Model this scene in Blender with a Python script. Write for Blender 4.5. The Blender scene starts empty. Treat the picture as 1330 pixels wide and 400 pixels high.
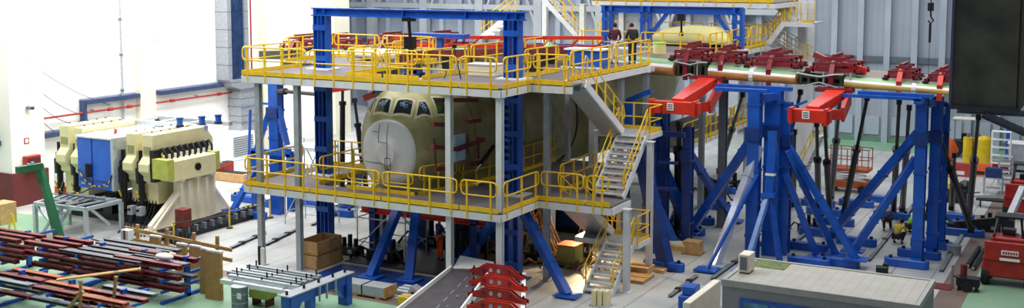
import bpy, math, random
from mathutils import Vector, Matrix
random.seed(7)
R = math.radians
sc = bpy.context.scene
col = sc.collection
U = 7.75      # upper deck level
L = 3.3       # lower deck level

# ------------------------------------------------------------ materials
def lin(h):
    h = h.lstrip('#'); c = [int(h[i:i+2], 16)/255 for i in (0, 2, 4)]
    return tuple((x/12.92 if x <= .04045 else ((x+.055)/1.055)**2.4) for x in c) + (1,)
MATS = {}
def mat(name, hexc, rough=.5, metal=0., var=.12, scale=3., bump=0., hex2=None, coat=0.):
    m = bpy.data.materials.new(name); m.use_nodes = True
    nt = m.node_tree; bs = nt.nodes['Principled BSDF']
    c = lin(hexc)
    tc = nt.nodes.new('ShaderNodeTexCoord')
    nz = nt.nodes.new('ShaderNodeTexNoise'); nz.inputs['Scale'].default_value = scale; nz.inputs['Detail'].default_value = 5
    nt.links.new(tc.outputs['Object'], nz.inputs['Vector'])
    rp = nt.nodes.new('ShaderNodeValToRGB')
    rp.color_ramp.elements[0].position = .35; rp.color_ramp.elements[1].position = .65
    d = lin(hex2) if hex2 else tuple(x*(1-2*var) for x in c[:3]) + (1,)
    rp.color_ramp.elements[0].color = d
    rp.color_ramp.elements[1].color = c
    nt.links.new(nz.outputs['Fac'], rp.inputs['Fac'])
    nt.links.new(rp.outputs['Color'], bs.inputs['Base Color'])
    bs.inputs['Roughness'].default_value = rough; bs.inputs['Metallic'].default_value = metal
    if coat: bs.inputs['Coat Weight'].default_value = coat
    if bump:
        b = nt.nodes.new('ShaderNodeBump'); b.inputs['Strength'].default_value = bump; b.inputs['Distance'].default_value = .02
        nt.links.new(nz.outputs['Fac'], b.inputs['Height']); nt.links.new(b.outputs['Normal'], bs.inputs['Normal'])
    MATS[name] = m
    return m
def stripes(m, axis, period, width, hexc, offset=0., mixfac=1.):
    """adds thin procedural lines of another colour to material m, across one object axis"""
    nt = m.node_tree; bs = nt.nodes['Principled BSDF']
    src = bs.inputs['Base Color'].links[0].from_socket
    tc = nt.nodes.new('ShaderNodeTexCoord'); sp = nt.nodes.new('ShaderNodeSeparateXYZ')
    nt.links.new(tc.outputs['Object'], sp.inputs[0])
    def math_(op, a, b=None):
        n = nt.nodes.new('ShaderNodeMath'); n.operation = op
        if isinstance(a, float): n.inputs[0].default_value = a
        else: nt.links.new(a, n.inputs[0])
        if b is not None:
            if isinstance(b, float): n.inputs[1].default_value = b
            else: nt.links.new(b, n.inputs[1])
        return n.outputs[0]
    v = math_('ADD', sp.outputs['XYZ'.index(axis)], float(1000*period+offset))
    v = math_('MODULO', v, float(period))
    v = math_('LESS_THAN', v, float(width))
    v = math_('MULTIPLY', v, float(mixfac))
    mx = nt.nodes.new('ShaderNodeMix'); mx.data_type = 'RGBA'
    nt.links.new(v, mx.inputs[0]); nt.links.new(src, mx.inputs[6]); mx.inputs[7].default_value = lin(hexc)
    nt.links.new(mx.outputs[2], bs.inputs['Base Color'])
    return m

blue = mat('blue_paint', '#185bc4', .3, 0, .14, 2.)
cabblue = mat('bright_blue_paint', '#1a66dc', .4, 0, .08, 2.)
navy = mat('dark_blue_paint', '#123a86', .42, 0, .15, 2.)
yellow = mat('yellow_paint', '#f5ca22', .4, 0, .08, 3.)
white = mat('white_paint', '#dfe2e6', .45, 0, .05, 3.)
galv = mat('galvanised_steel', '#b4bac2', .45, .25, .08, 6.)
alum = mat('aluminium', '#c3ccd6', .35, .5, .08, 6.)
greysteel = mat('grey_steel', '#7f8790', .5, .3, .1, 4.)
darksteel = mat('dark_steel', '#2a2c31', .45, .4, .2, 4.)
black = mat('black_paint', '#131419', .35, .1, .2, 4.)
chrome = mat('polished_rod', '#d9dde2', .15, 1., .03, 6.)
crimson = mat('crimson_paint', '#86202c', .42, 0, .18, 2.5)
redor = mat('red_orange_paint', '#d8301c', .38, 0, .12, 2.)
rust = mat('rusty_red_primer', '#7c2a26', .65, 0, .2, 3.)
cream = mat('cream_paint', '#e9e1b0', .5, 0, .05, 2.)
palecream = mat('pale_cream_paint', '#f1ead8', .5, 0, .05, 2.)
deckm = mat('brown_grey_deck_coating', '#6e686c', .75, 0, .1, 1.2)
wood = mat('pale_timber', '#c49a5e', .7, 0, .15, 6.); stripes(wood, 'Z', .16, .012, '#7a5a32')
cardboard = mat('brown_board', '#d0a874', .8, 0, .12, 4.)
greenp = mat('green_paint', '#17633f', .45, 0, .12, 3.)
primer = mat('olive_primer', '#a8a476', .45, 0, .12, 1.6, 0, '#8b8a60')
primer_dk = mat('dark_green_primer', '#3d4a3a', .55, 0, .2, 3.)
primer_lt = mat('light_green_primer', '#8fb48a', .5, 0, .08, 2.)
copper = mat('copper_brown_skin', '#c98f58', .32, .15, .1, 2.)
gold = mat('golden_skin', '#e6c56a', .3, .2, .08, 2.)
taupe = mat('taupe_skin', '#7b716a', .6, 0, .12, 1.5)
yellowprimer = mat('yellow_primer', '#e6dc94', .5, 0, .08, .8)
radome = mat('radome_grey_white', '#e2e1e6', .5, 0, .04, 2.)
sheet = mat('white_sheet', '#eef0f2', .7, 0, .04, 2.)
dashline = mat('dark_seam', '#33353a', .6, 0, .05)
glassm = mat('cockpit_glass', '#2c4658', .06, 0, .2, 3.); glassm.node_tree.nodes['Principled BSDF'].inputs['Alpha'].default_value = .32
hivis = mat('hi_vis_green', '#a8f03a', .6, 0, .1)
skin = mat('skin', '#b98264', .6, 0, .05)
maroon = mat('maroon_cloth', '#541d30', .85, 0, .15, 8.)
greycloth = mat('charcoal_cloth', '#2c2d33', .85, 0, .15, 8.)
paletrouser = mat('pale_grey_cloth', '#c9cbd4', .85, 0, .08, 8.)
orangecloth = mat('orange_cloth', '#ee5a22', .8, 0, .12, 8.)
bluecloth = mat('navy_cloth', '#26427c', .85, 0, .15, 8.)
yellowcloth = mat('yellow_cloth', '#e9c93a', .8, 0, .1, 8.)
hairm = mat('dark_hair', '#1d1714', .8, 0, .1, 20.)
rubber = mat('black_rubber', '#1b1b1d', .8, 0, .1, 8.)
limem = mat('lime_paint', '#bfc65c', .5, 0, .1, 3.)
redplastic = mat('red_plastic', '#ab2620', .45, 0, .12, 3.)
orangepl = mat('orange_plastic', '#e8641e', .55, 0, .12, 3.)
yellowpl = mat('yellow_plastic', '#e6c81e', .5, 0, .1, 3.)
rooflight = mat('pale_roof_sheet', '#b5b4ac', .6, 0, .06, 1.5); stripes(rooflight, 'X', .3, .03, '#9c9b92', 0, .7)
cabwall = mat('grey_cabin_wall', '#8b8f92', .6, 0, .06, 1.5)
cabglass = mat('cabin_window_glass', '#5fa8d0', .1, 0, .3, 1.2, 0, '#16324c')
moss = mat('moss', '#7d8f5a', .95, 0, .25, 8.)
blackpanel = mat('black_cladding', '#6a6a5e', .8, 0, .2, 1.2, 0, '#4c4d44')
duct = mat('galvanised_duct', '#a9afb8', .4, .5, .08, 5.); stripes(duct, 'Z', 1.1, .05, '#6c7480')
ductblue = mat('blue_duct_face', '#26406c', .35, .3, .25, 3.)
orangelev = mat('burnt_orange_paint', '#b4552a', .5, 0, .15, 3.)
papers = mat('pale_blue_sheet', '#a9cde0', .7, 0, .04)
stair_m = mat('stair_tread_steel', '#d6d8da', .5, 0, .1, 8.)
concrete_b = mat('grey_concrete_block', '#9c9a94', .85, 0, .1, 3.)

def emis(name, hexc, s):
    m = bpy.data.materials.new(name); m.use_nodes = True; b = m.node_tree.nodes['Principled BSDF']
    b.inputs['Base Color'].default_value = lin(hexc); b.inputs['Emission Color'].default_value = lin(hexc); b.inputs['Emission Strength'].default_value = s
    return m
lampm = emis('warm_work_lamp', '#ffd9a0', 6.)
screen = emis('instrument_display', '#4f8fe0', 1.6)

# ------------------------------------------------------------ mesh builder
def V(*a): return Vector(a)
class B:
    def __init__(s): s.v = []; s.f = []; s.mi = []; s.sm = []
    def add(s, vs, fs, mi=0, sm=False):
        n = len(s.v); s.v += [tuple(p) for p in vs]
        for f in fs: s.f.append([i+n for i in f]); s.mi.append(mi); s.sm.append(sm)
        return s
    def box(s, c, d, rz=0., mi=0, ry=0., rx=0.):
        M = Matrix.Translation(c) @ Matrix.Rotation(rz, 4, 'Z') @ Matrix.Rotation(ry, 4, 'Y') @ Matrix.Rotation(rx, 4, 'X')
        x, y, z = d[0]/2, d[1]/2, d[2]/2
        vs = [M @ V(a, b, c_) for a in (-x, x) for b in (-y, y) for c_ in (-z, z)]
        return s.add(vs, [(0,1,3,2),(4,6,7,5),(0,4,5,1),(2,3,7,6),(0,2,6,4),(1,5,7,3)], mi)
    def bx(s, x0, x1, y0, y1, z0, z1, mi=0):
        return s.box(((x0+x1)/2, (y0+y1)/2, (z0+z1)/2), (abs(x1-x0), abs(y1-y0), abs(z1-z0)), 0, mi)
    def frame(s, p, q, up=(0,0,1)):
        p = Vector(p); q = Vector(q); d = (q-p).normalized(); up = Vector(up)
        if abs(d.dot(up)) > .98: up = Vector((0,1,0)) if abs(d.y) < .9 else Vector((1,0,0))
        a = d.cross(up).normalized(); b = a.cross(d).normalized()
        return p, q, a, b
    def bar(s, p, q, w, h=None, up=(0,0,1), mi=0, w2=None, h2=None):
        h = h or w; w2 = w2 or w; h2 = h2 or h
        p, q, a, b = s.frame(p, q, up)
        vs = [p-a*w/2-b*h/2, p+a*w/2-b*h/2, p+a*w/2+b*h/2, p-a*w/2+b*h/2, q-a*w2/2-b*h2/2, q+a*w2/2-b*h2/2, q+a*w2/2+b*h2/2, q-a*w2/2+b*h2/2]
        return s.add(vs, [(3,2,1,0),(4,5,6,7),(0,1,5,4),(1,2,6,5),(2,3,7,6),(3,0,4,7)], mi)
    def ibeam(s, p, q, w, h, t=.03, up=(0,0,1), mi=0):
        P, Q, a, b = s.frame(p, q, up)
        s.bar(P+b*(h/2-t/2), Q+b*(h/2-t/2), w, t, up, mi); s.bar(P-b*(h/2-t/2), Q-b*(h/2-t/2), w, t, up, mi)
        return s.bar(P, Q, t, h-2*t, up, mi)
    def tube(s, p, q, r, n=8, mi=0, r2=None, cap=True):
        r2 = r if r2 is None else r2
        p, q, a, b = s.frame(p, q)
        vs = []
        for c, rr in ((p, r), (q, r2)):
            for i in range(n):
                t = 2*math.pi*i/n; vs.append(c + a*(rr*math.cos(t)) + b*(rr*math.sin(t)))
        fs = [(i, (i+1) % n, n+(i+1) % n, n+i) for i in range(n)]
        s.add(vs, fs, mi, True)
        if cap: s.add(vs, [tuple(range(n-1, -1, -1)), tuple(range(n, 2*n))], mi)
        return s
    def path(s, pts, r, n=6, mi=0, closed=False):
        pts = [Vector(p) for p in pts]; N = len(pts); vs = []; prev = None
        for k in range(N):
            if closed: d = pts[(k+1) % N]-pts[k-1]
            else: d = pts[min(k+1, N-1)]-pts[max(k-1, 0)]
            d.normalize()
            if prev is None:
                up = Vector((0,0,1)) if abs(d.z) < .9 else Vector((1,0,0)); a = d.cross(up).normalized()
            else:
                a = (prev - d*prev.dot(d)).normalized()
            prev = a; b = d.cross(a)
            for i in range(n):
                t = 2*math.pi*i/n; vs.append(pts[k]+a*(r*math.cos(t))+b*(r*math.sin(t)))
        fs = []
        for k in range(N if closed else N-1):
            k2 = (k+1) % N
            for i in range(n): fs.append((k*n+i, k*n+(i+1) % n, k2*n+(i+1) % n, k2*n+i))
        s.add(vs, fs, mi, True)
        if not closed: s.add(vs, [tuple(range(n-1, -1, -1)), tuple(range((N-1)*n, N*n))], mi)
        return s
    def prism(s, poly, axis, a0, a1, mi=0):
        """poly in the plane across axis ('x': (y,z), 'y': (x,z), 'z': (x,y))"""
        def mk(u, w, a): return {'x': (a, u, w), 'y': (u, a, w), 'z': (u, w, a)}[axis]
        n = len(poly); vs = [mk(u, w, a0) for u, w in poly] + [mk(u, w, a1) for u, w in poly]
        return s.add(vs, [tuple(range(n)), tuple(range(2*n-1, n-1, -1))] + [(i, n+i, n+(i+1) % n, (i+1) % n) for i in range(n)], mi)
    def loft(s, rings, mi=0, sm=True, cap0=True, cap1=True, closed=True, bands=None):
        n = len(rings[0]); vs = [p for r in rings for p in r]
        base = len(s.v); s.v += [tuple(p) for p in vs]
        for k in range(len(rings)-1):
            for i in range(n if closed else n-1):
                s.f.append([base+k*n+i, base+k*n+(i+1) % n, base+(k+1)*n+(i+1) % n, base+(k+1)*n+i]); s.mi.append(bands[i] if bands else mi); s.sm.append(sm)
        if cap0: s.f.append([base+i for i in range(n)]); s.mi.append(mi); s.sm.append(False)
        if cap1: s.f.append([base+(len(rings)-1)*n+i for i in range(n-1, -1, -1)]); s.mi.append(mi); s.sm.append(False)
        return s
    def sphere(s, c, r, n=10, m=7, mi=0, sc_=(1,1,1)):
        rings = []
        for k in range(m+1):
            ph = math.pi*k/m
            rings.append([V(c[0]+r*sc_[0]*math.sin(ph)*math.cos(2*math.pi*i/n), c[1]+r*sc_[1]*math.sin(ph)*math.sin(2*math.pi*i/n), c[2]+r*sc_[2]*math.cos(ph)) for i in range(n)])
        return s.loft(rings, mi, True, False, False)
    def build(s, name, m, parent=None, label=None, cat=None, group=None, kind=None, smooth_all=False, origin=None, bevel=0.):
        me = bpy.data.meshes.new(name)
        if parent is not None:
            off = Vector((0,0,0)); a = parent
            while a is not None: off += a.location; a = a.parent
        elif origin is not None: off = Vector(origin)
        else:
            xs = [p[0] for p in s.v]; ys = [p[1] for p in s.v]; zs = [p[2] for p in s.v]
            off = V((min(xs)+max(xs))/2, (min(ys)+max(ys))/2, min(zs))
            if kind == 'structure': off = V(0,0,0)
        me.from_pydata([(p[0]-off[0], p[1]-off[1], p[2]-off[2]) for p in s.v], [], s.f)
        for mm in (m if isinstance(m, (list, tuple)) else [m]): me.materials.append(mm)
        for i, p in enumerate(me.polygons): p.material_index = s.mi[i]; p.use_smooth = s.sm[i] or smooth_all
        me.update()
        o = bpy.data.objects.new(name, me); col.objects.link(o)
        if parent is not None: o.parent = parent
        else: o.location = off
        if bevel:
            md = o.modifiers.new('bevel', 'BEVEL'); md.width = bevel; md.segments = 1; md.limit_method = 'ANGLE'
        tag(o, label, cat, group, kind or ('thing' if label and parent is None else None))
        return o
def tag(o, label=None, cat=None, group=None, kind=None):
    if label: o['label'] = label
    if cat: o['category'] = cat
    if group: o['group'] = group
    if kind: o['kind'] = kind
    return o
def thing(name, label, cat, loc=(0,0,0), group=None):
    o = bpy.data.objects.new(name, None); col.objects.link(o); o.location = loc; o.empty_display_size = .2
    return tag(o, label, cat, group, 'thing')
def KIDSOF(o): return list(o.children)
def copy_tree(o, parent=None):
    c = o.copy(); col.objects.link(c); c.parent = parent
    for ch in KIDSOF(o): copy_tree(ch, c)
    return c
def clone(o, loc, rz=0., label=None, group=None, scale=None):
    c = copy_tree(o); c.location = loc; c.rotation_euler = (0, 0, rz)
    if scale: c.scale = (scale,)*3
    if label: c['label'] = label
    if group: c['group'] = group
    return c
# ------------------------------------------------------------ the hall
def struct(name, b, m, parent=None): return b.build(name, m, parent, kind='structure')
floorm = mat('pale_grey_floor', '#c6c8c6', .4, 0, .09, .35, 0, '#a6a9a8')
stripes(floorm, 'X', 1.5, .06, '#7d8288', 0.3, .75); stripes(floorm, 'Y', 6., .05, '#a3a6aa', 0, .6)
greenf = mat('green_floor', '#8cb596', .45, 0, .08, .5)
brownf = mat('brown_floor_band', '#7d6a62', .5, 0, .1, .8)
wallw = mat('white_wall_cladding', '#f7f6f2', .6, 0, .02, .3); stripes(wallw, 'Z', 1.0, .02, '#dcdce0', 0, .7); stripes(wallw, 'Y', 3., .03, '#dcdce0', 0, .7)
wallc = mat('cream_wall_column', '#e9e6d0', .6, 0, .04, .4)
wallg = mat('blue_grey_wall_sheet', '#99a2b0', .6, 0, .07, .25)
stripes(wallg, 'X', .42, .03, '#79828f', 0, .6)
ribm = mat('pale_blue_grey_rib', '#a5b0bf', .55, 0, .06, .6)
railg = mat('slate_wall_rail', '#5c6673', .55, 0, .08, .6)
struct('floor', B().bx(-66, 10, 16, 81, -.3, 0), floorm)
struct('floor', B().bx(-50, -13.2, 16, 33.1, 0, .006), greenf)
struct('floor', B().bx(-50, -43.2, 33.1, 37.2, 0, .006), greenf)
struct('floor', B().bx(-43.2, -17, 33.1, 33.85, 0, .007), brownf)
struct('floor', B().bx(-5.75, -4.75, 36, 66, 0, .006), brownf)
struct('floor', B().bx(-4.75, 10, 36, 52, 0, .006), greenf)
struct('floor', B().bx(-20, 10, 77, 81, 0, .006), greenf)
struct('floor', B().bx(-24, -5.75, 58.2, 59.0, 0, .006), brownf)
struct('wall_left', B().bx(-50.4, -50, 18, 67.4, 0, 20), wallw)
b = B()
for y0, y1 in ((47.35, 48.5), (65.6, 67.4), (57.9, 58.5), (28, 29)): b.bx(-50, -49.6, y0, y1, 0, 20)
struct('trim_1', b, wallc)
b = B(); b.bx(-50, -48.8, 38.0, 40.0, 1.7, 20)
struct('trim_2', b, mat('white_wall_pier', '#f2f1ee', .6, 0, .02, .4))
struct('trim_3', B().bx(-50, -48.7, 37.9, 40.1, 0, 1.7), mat('maroon_pier_base', '#6d2a2c', .6, 0, .15, .8))
struct('wall_back', B().bx(-66, 10, 81, 81.4, 0, 20), wallg)
b = B()
for k in range(-28, 10):
    x = -16.2 + 1.78*k
    if x > -64: b.bx(x-.2, x+.2, 80.65, 81, 0, 20)
struct('trim_4', b, ribm)
b = B(); b.bx(-64, 10, 80.8, 81, 5.5, 5.9)
struct('trim_5', b, railg)
b = B()
for k in range(-10, 10):
    x = -16.2 + 1.78*k; b.bx(x+.4, x+1.38, 80.86, 81, .5, 1.75); 
struct('trim_6', b, ribm)
b = B(); b.bx(-20, 10, 80.75, 81, 0, .3)
struct('baseboard_back', b, mat('green_skirting', '#5f8a6d', .5, 0, .08, .6))
# bracing of the big sliding door at the far left of the back wall
b = B()
for k in range(8):
    x = -62 + k*5.3
    b.bar((x, 80.3, 7), (x+2.6, 80.3, 14), .3, .2); b.bar((x+5.2, 80.3, 7), (x+2.6, 80.3, 14), .3, .2)
    b.bx(x-.35, x+.35, 80.0, 80.6, 0, 20)
b.bx(-64, -20, 80.1, 80.5, 8.6, 9.0); b.bx(-64, -20, 80.1, 80.5, 11.6, 12.0)
struct('trim_7', b, mat('grey_door_bracing', '#b4bac1', .5, .1, .08, .6))

# services on the left wall
t = thing('sprinkler_pipe', 'long thin red pipe running along the white left wall', 'pipe', (-49.7, 39, 4.1))
B().tube((-49.7, 36, 4.12), (-49.7, 57.2, 4.12), .055, 8).build('pipe_run', redplastic, t)
for y in (45.2, 46.6, 49.9, 53.9): B().tube((-49.7, y-.15, 4.12), (-49.7, y+.15, 4.12), .1, 8).build('coupling', redplastic, t)
B().tube((-49.7, 57.2, 4.12), (-49.7, 57.2, 0), .055, 8).build('drop_pipe', redplastic, t)
for y in (40, 44, 48, 52, 56): B().bar((-49.98, y, 4.2), (-49.65, y, 4.2), .05, .05).build('bracket', greysteel, t)
t = thing('riser_pipe', 'thin dark red vertical pipe beside the blue faced duct', 'pipe', (-49.75, 54.0, 0))
B().tube((-49.75, 57.0, 4.3), (-49.75, 57.0, 19), .05, 8).build('pipe_run', redplastic, t)
traym = mat('slate_blue_tray', '#34466e', .5, .1, .15, 2.)
def tray(y0, y1, z, lab, drop=None):
    t = thing('cable_tray', lab, 'cable tray', (-49.7, y0, z))
    b = B(); b.bx(-49.95, -49.55, y0, y1, z-.12, z+.12); b.build('tray', traym, t)
    B().bx(-49.97, -49.93, y0, y1, z+.12, z+.2).build('lid_edge', alum, t)
    if drop: B().bx(-49.95, -49.6, y0, y0+.2, z-drop, z-.12).build('drop_tray', traym, t)
tray(43.3, 47.3, 4.68, 'short navy cable tray with a drop end on the white left wall', 1.1)
tray(48.9, 54.2, 4.66, 'longer navy cable tray running into the foot of the duct')
tray(37.5, 43.2, 3.2, 'low blue grey cable tray on the left wall behind the cream machine')
t = thing('conduit', 'slim blue grey vertical conduit on the white wall left of the cream column', 'conduit', (-49.9, 46.2, 3.7))
B().tube((-49.85, 46.25, 3.4), (-49.85, 46.25, 19), .07, 8).build('tube_run', alum, t)
for z in (5, 7, 9, 11): B().tube((-49.85, 46.25, z), (-49.85, 46.25, z+.15), .1, 8).build('clip', greysteel, t)
t = thing('ventilation_duct', 'tall ventilation duct with a dark blue face on the white left wall', 'duct', (-49.3, 55, 1.5))
b = B(); b.bx(-50, -49.0, 54.0, 54.35, 5.0, 19); b.bx(-50, -49.0, 55.55, 55.9, 5.0, 19); b.bx(-50, -49.2, 54.35, 55.55, 5.0, 19)
b.prism([(54.0, 5.0), (54.2, 4.6), (55.0, 4.35), (57.0, 4.35), (57.0, 4.9), (55.9, 5.0)], 'x', -50, -48.9)
b.build('casing', duct, t)
B().bx(-49.2, -49.1, 54.35, 55.55, 5.0, 19).build('blue_face', ductblue, t)
B().bx(-49.95, -48.95, 55.0, 56.4, 1.5, 4.35).build('lower_duct', duct, t)
for z in (2.2, 3.2, 4.2): B().bx(-50, -48.9, 54.95, 56.45, z, z+.06).build('flange', greysteel, t)
t = thing('duct_filter_cabinet', 'white louvred cabinet standing under the end of the duct', 'cabinet', (-49, 54.2, 0))
B().bx(-49.95, -48.4, 53.4, 55.6, 0, 1.7).build('casing', sheet, t, bevel=.03)
b = B()
for k in range(9): b.bx(-48.38, -48.36, 53.6, 55.4, .3+.14*k, .36+.14*k)
b.build('louvre', greysteel, t)
# thin guy wires sweeping down the left wall
for i, (p, q) in enumerate((((-48.8, 39.2, 7.2), (-49.9, 45.4, 4.3)), ((-48.8, 39.2, 6.2), (-49.9, 43.6, 3.9)), ((-48.8, 39.2, 5.6), (-49.9, 42.6, 3.6)), ((-48.8, 39.2, 5.2), (-49.9, 41.6, 3.3)))):
    p = Vector(p); q = Vector(q)
    pts = [p.lerp(q, k/8) - V(0, 0, .25*math.sin(math.pi*k/8)) for k in range(9)]
    B().path(pts, .018, 5).build('hanging_cable', darksteel, None, ['topmost', 'second', 'third', 'lowest'][i]+' of the thin dark cables drooping from the far left pier', 'cable', 'cables on the left wall')
t = thing('surveillance_camera', 'small dark camera mounted on the far left white pier', 'camera', (-48.6, 38.6, 5.0))
B().bx(-48.75, -48.4, 38.9, 39.15, 4.85, 5.0).build('housing', greysteel, t); B().tube((-48.4, 39.0, 4.92), (-48.33, 39.0, 4.9), .06).build('lens', black, t)
B().bar((-48.8, 39.1, 5.1), (-48.6, 39.05, 5.0), .04).build('bracket', sheet, t)
t = thing('fire_hose_cabinet', 'small red cabinet on the maroon base of the far left pier', 'cabinet', (-48.6, 39.3, 1.7))
B().bx(-48.78, -48.5, 38.6, 39.5, 1.7, 2.5).build('casing', redplastic, t, bevel=.02); B().bx(-48.5, -48.48, 38.7, 39.4, 1.8, 2.4).build('door', maroon, t)
# small wall lettering on the left wall (illegible marks)
b = B()
for k, (dy, dz, w, h) in enumerate(((0, 0, .22, .12), (.3, .03, .12, .1), (.02, .2, .12, .12), (.22, .2, .18, .08), (.5, .22, .1, .05))): b.bx(-49.99, -49.975, 48.9+dy, 48.9+dy+w, 7.6+dz, 7.6+dz+h)
b.build('wall_marking', mat('faded_grey_ink', '#c9c9cf'), None, 'small faded grey marking on the white left wall near the cream column', 'marking')
t = thing('warning_sign', 'small red bordered white notice on the far left pier', 'sign', (-48.78, 39, 3.2))
B().bx(-48.8, -48.78, 38.75, 39.05, 3.1, 3.4).build('plate', redplastic, t); B().bx(-48.78, -48.77, 38.8, 39.0, 3.15, 3.35).build('face', sheet, t)

# ------------------------------------------------------------ platforms
def hcol(x, y, z0, z1, label, m=galv, w=.22, group='platform columns', rz=0.):
    t = thing('support_column', label, 'column', (x, y, z0), group)
    b = B(); h = w/2
    b.bx(x-h, x+h, y-h, y-h+.035, z0+.03, z1); b.bx(x-h, x+h, y+h-.035, y+h, z0+.03, z1); b.bx(x-.02, x+.02, y-h+.035, y+h-.035, z0+.03, z1)
    b.build('shaft', m, t)
    B().bx(x-h-.1, x+h+.1, y-h-.1, y+h+.1, z0, z0+.03).build('base_plate', m, t)
    B().bx(x-h-.05, x+h+.05, y-h-.05, y+h+.05, z1, z1+.04).build('cap_plate', m, t)
    return t
TOPP = .30   # depth of deck structure
def hcols(): 
    c = 'pale steel platform column '
    hcol(-30.45, 35.25, 0, U-.36, c+'at the outer left corner of the platform')
    hcol(-28.5, 35.25, 0, U-.36, c+'second from the left corner, in front of the crates')
    hcol(-21.55, 35.25, 0, U-.36, c+'in front of the olive fuselage side', white)
    hcol(-19.45, 35.25, 0, U-.36, c+'at the near right corner of the platform', white)
    hcol(-19.3, 38.7, 0, U-.36, c+'behind the near right corner, beside the big stairs')
    hcol(-28.3, 40.6, 0, U-.36, 'dark grey platform column standing left of the aircraft nose', greysteel, .34)
    hcol(-22.0, 46.2, L, U-.36, c+'inside, in front of the end of the fuselage shell', white, .2)
    hcol(-20.3, 45.2, L, U-.36, 'short pale post on the lower deck under the first stair flight', white, .3)
    hcol(-18.5, 46.8, 0, U-.36, c+'under the deck end where the two visitors stand')
    hcol(-18.6, 44.2, 0, U-.36, c+'under the deck edge left of the two visitors')
    hcol(-15.95, 38.6, 0, L-.2, 'short white column under the lower landing of the stairs', white)
    hcol(-16.2, 41.5, 0, 5.2, 'tall white column under the right corner of the upper landing', white)
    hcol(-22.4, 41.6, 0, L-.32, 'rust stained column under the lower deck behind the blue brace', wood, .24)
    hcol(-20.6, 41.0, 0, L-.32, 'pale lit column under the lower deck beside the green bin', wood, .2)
    hcol(-16.2, 50.6, 0, 7.0, 'grey platform column beyond the wing right of the near red arm', greysteel, .34)
hcols()

def deck(name, label, z, rects, edges, under='x'):
    t = thing(name, label, 'platform', (rects[0][0], rects[0][2], z))
    b = B()
    for x0, x1, y0, y1 in rects: b.bx(x0, x1, y0, y1, z-.05, z)
    b.build('deck_plate', deckm, t)
    for (p, q) in edges:
        B().bar((p[0], p[1], z-.2), (q[0], q[1], z-.2), .1, .26).build('edge_beam', white, t)
    b = B()
    for x0, x1, y0, y1 in rects:
        n = max(2, int((y1-y0)/1.3)+1)
        for k in range(n):
            y = y0+.12+(y1-y0-.24)*k/(n-1); b.bx(x0, x1, y-.04, y+.04, z-.28, z-.05)
    b.build('joist', greysteel, t)
    return t
deck('upper_platform', 'upper brown deck at wing height wrapped around the aircraft nose', U,
     [(-31.1, -19.3, 35.05, 36.35), (-31.1, -27.0, 36.35, 40.4), (-23.5, -19.3, 36.35, 38.2), (-23.5, -18.5, 38.2, 47.2), (-19.3, -17.6, 37.3, 38.2), (-33.5, -27.6, 40.4, 44.2)],
     [((-31.1, 35.05), (-19.3, 35.05)), ((-19.3, 35.05), (-19.3, 37.3)), ((-31.1, 35.05), (-31.1, 40.4)), ((-19.3, 37.3), (-17.6, 37.3)), ((-18.45, 38.2), (-18.45, 47.2)), ((-23.4, 47.2), (-18.3, 47.2))])
deck('lower_platform', 'lower brown deck around the belly of the aircraft nose', L,
     [(-31.1, -19.3, 35.05, 36.35), (-31.1, -28.4, 36.35, 40.4), (-23.6, -19.3, 36.35, 38.2), (-22.6, -18.6, 38.2, 46.5), (-18.6, -16.3, 37.95, 39.7), (-19.3, -18.6, 37.95, 38.2)],
     [((-31.1, 35.05), (-19.3, 35.05)), ((-19.3, 35.05), (-19.3, 38.0)), ((-31.1, 35.05), (-31.1, 40.4)), ((-19.3, 37.95), (-16.3, 37.95)), ((-16.3, 37.95), (-16.3, 39.7)), ((-22.8, 46.5), (-18.6, 46.5))])

def rail(p, q, z, label, group='yellow guard rails', toe=True, post=.95, h=1.08, wrap=True, zq=None):
    """one welded rail panel: rounded loop of top and middle rail, posts, toe board"""
    zq = z if zq is None else zq
    p = Vector((p[0], p[1], z)); q = Vector((q[0], q[1], zq)); d = q-p; ln = d.length; d.normalize(); up = V(0,0,1)
    t = thing('guard_rail', label, 'railing', tuple(p), group)
    e = .06; a, c = p+d*e, q-d*e
    zt, zm, r = h, h*.52, .14
    pts = []
    for cc, sx, angs in ((c, 1, (0, 30, 60, 90)), (c, 1, (90, 120, 150, 180)), (a, -1, (180, 150, 120, 90)), (a, -1, (90, 60, 30, 0))):
        pass
    def corner(cen, zc, dirx, a0, a1):
        return [cen + d*(dirx*r*math.sin(R(t_))) + up*(zc + r*math.cos(R(t_))) for t_ in (a0, (a0+a1)/2, a1)]
    ci, ai = c-d*r, a+d*r
    pts += corner(ci, zt-r, 1, 0, 90) + corner(ci, zm+r, 1, 90, 180) + list(reversed(corner(ai, zm+r, -1, 90, 180))) + list(reversed(corner(ai, zt-r, -1, 0, 90)))
    B().path(pts, .03, 6, closed=True).build('handrail', yellow, t)
    n = max(2, int(round((ln-.5)/post))+1)
    for k in range(n):
        s = .3 + (ln-.6)*k/(n-1) if ln > .9 else .15+(ln-.3)*k/(n-1)
        b_ = p+d*s
        B().bar(b_ - up*.28, b_+up*h, .06, .06, up=tuple(d)).build('post', yellow, t)
    if toe: B().bar(p+up*.06, q+up*.06, .025, .17).build('toe_board', yellow, t)
    return t
def rails(pts, z, labels, **k):
    for i in range(len(pts)-1): rail(pts[i], pts[i+1], z, labels[i], **k)
F = 35.0
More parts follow.
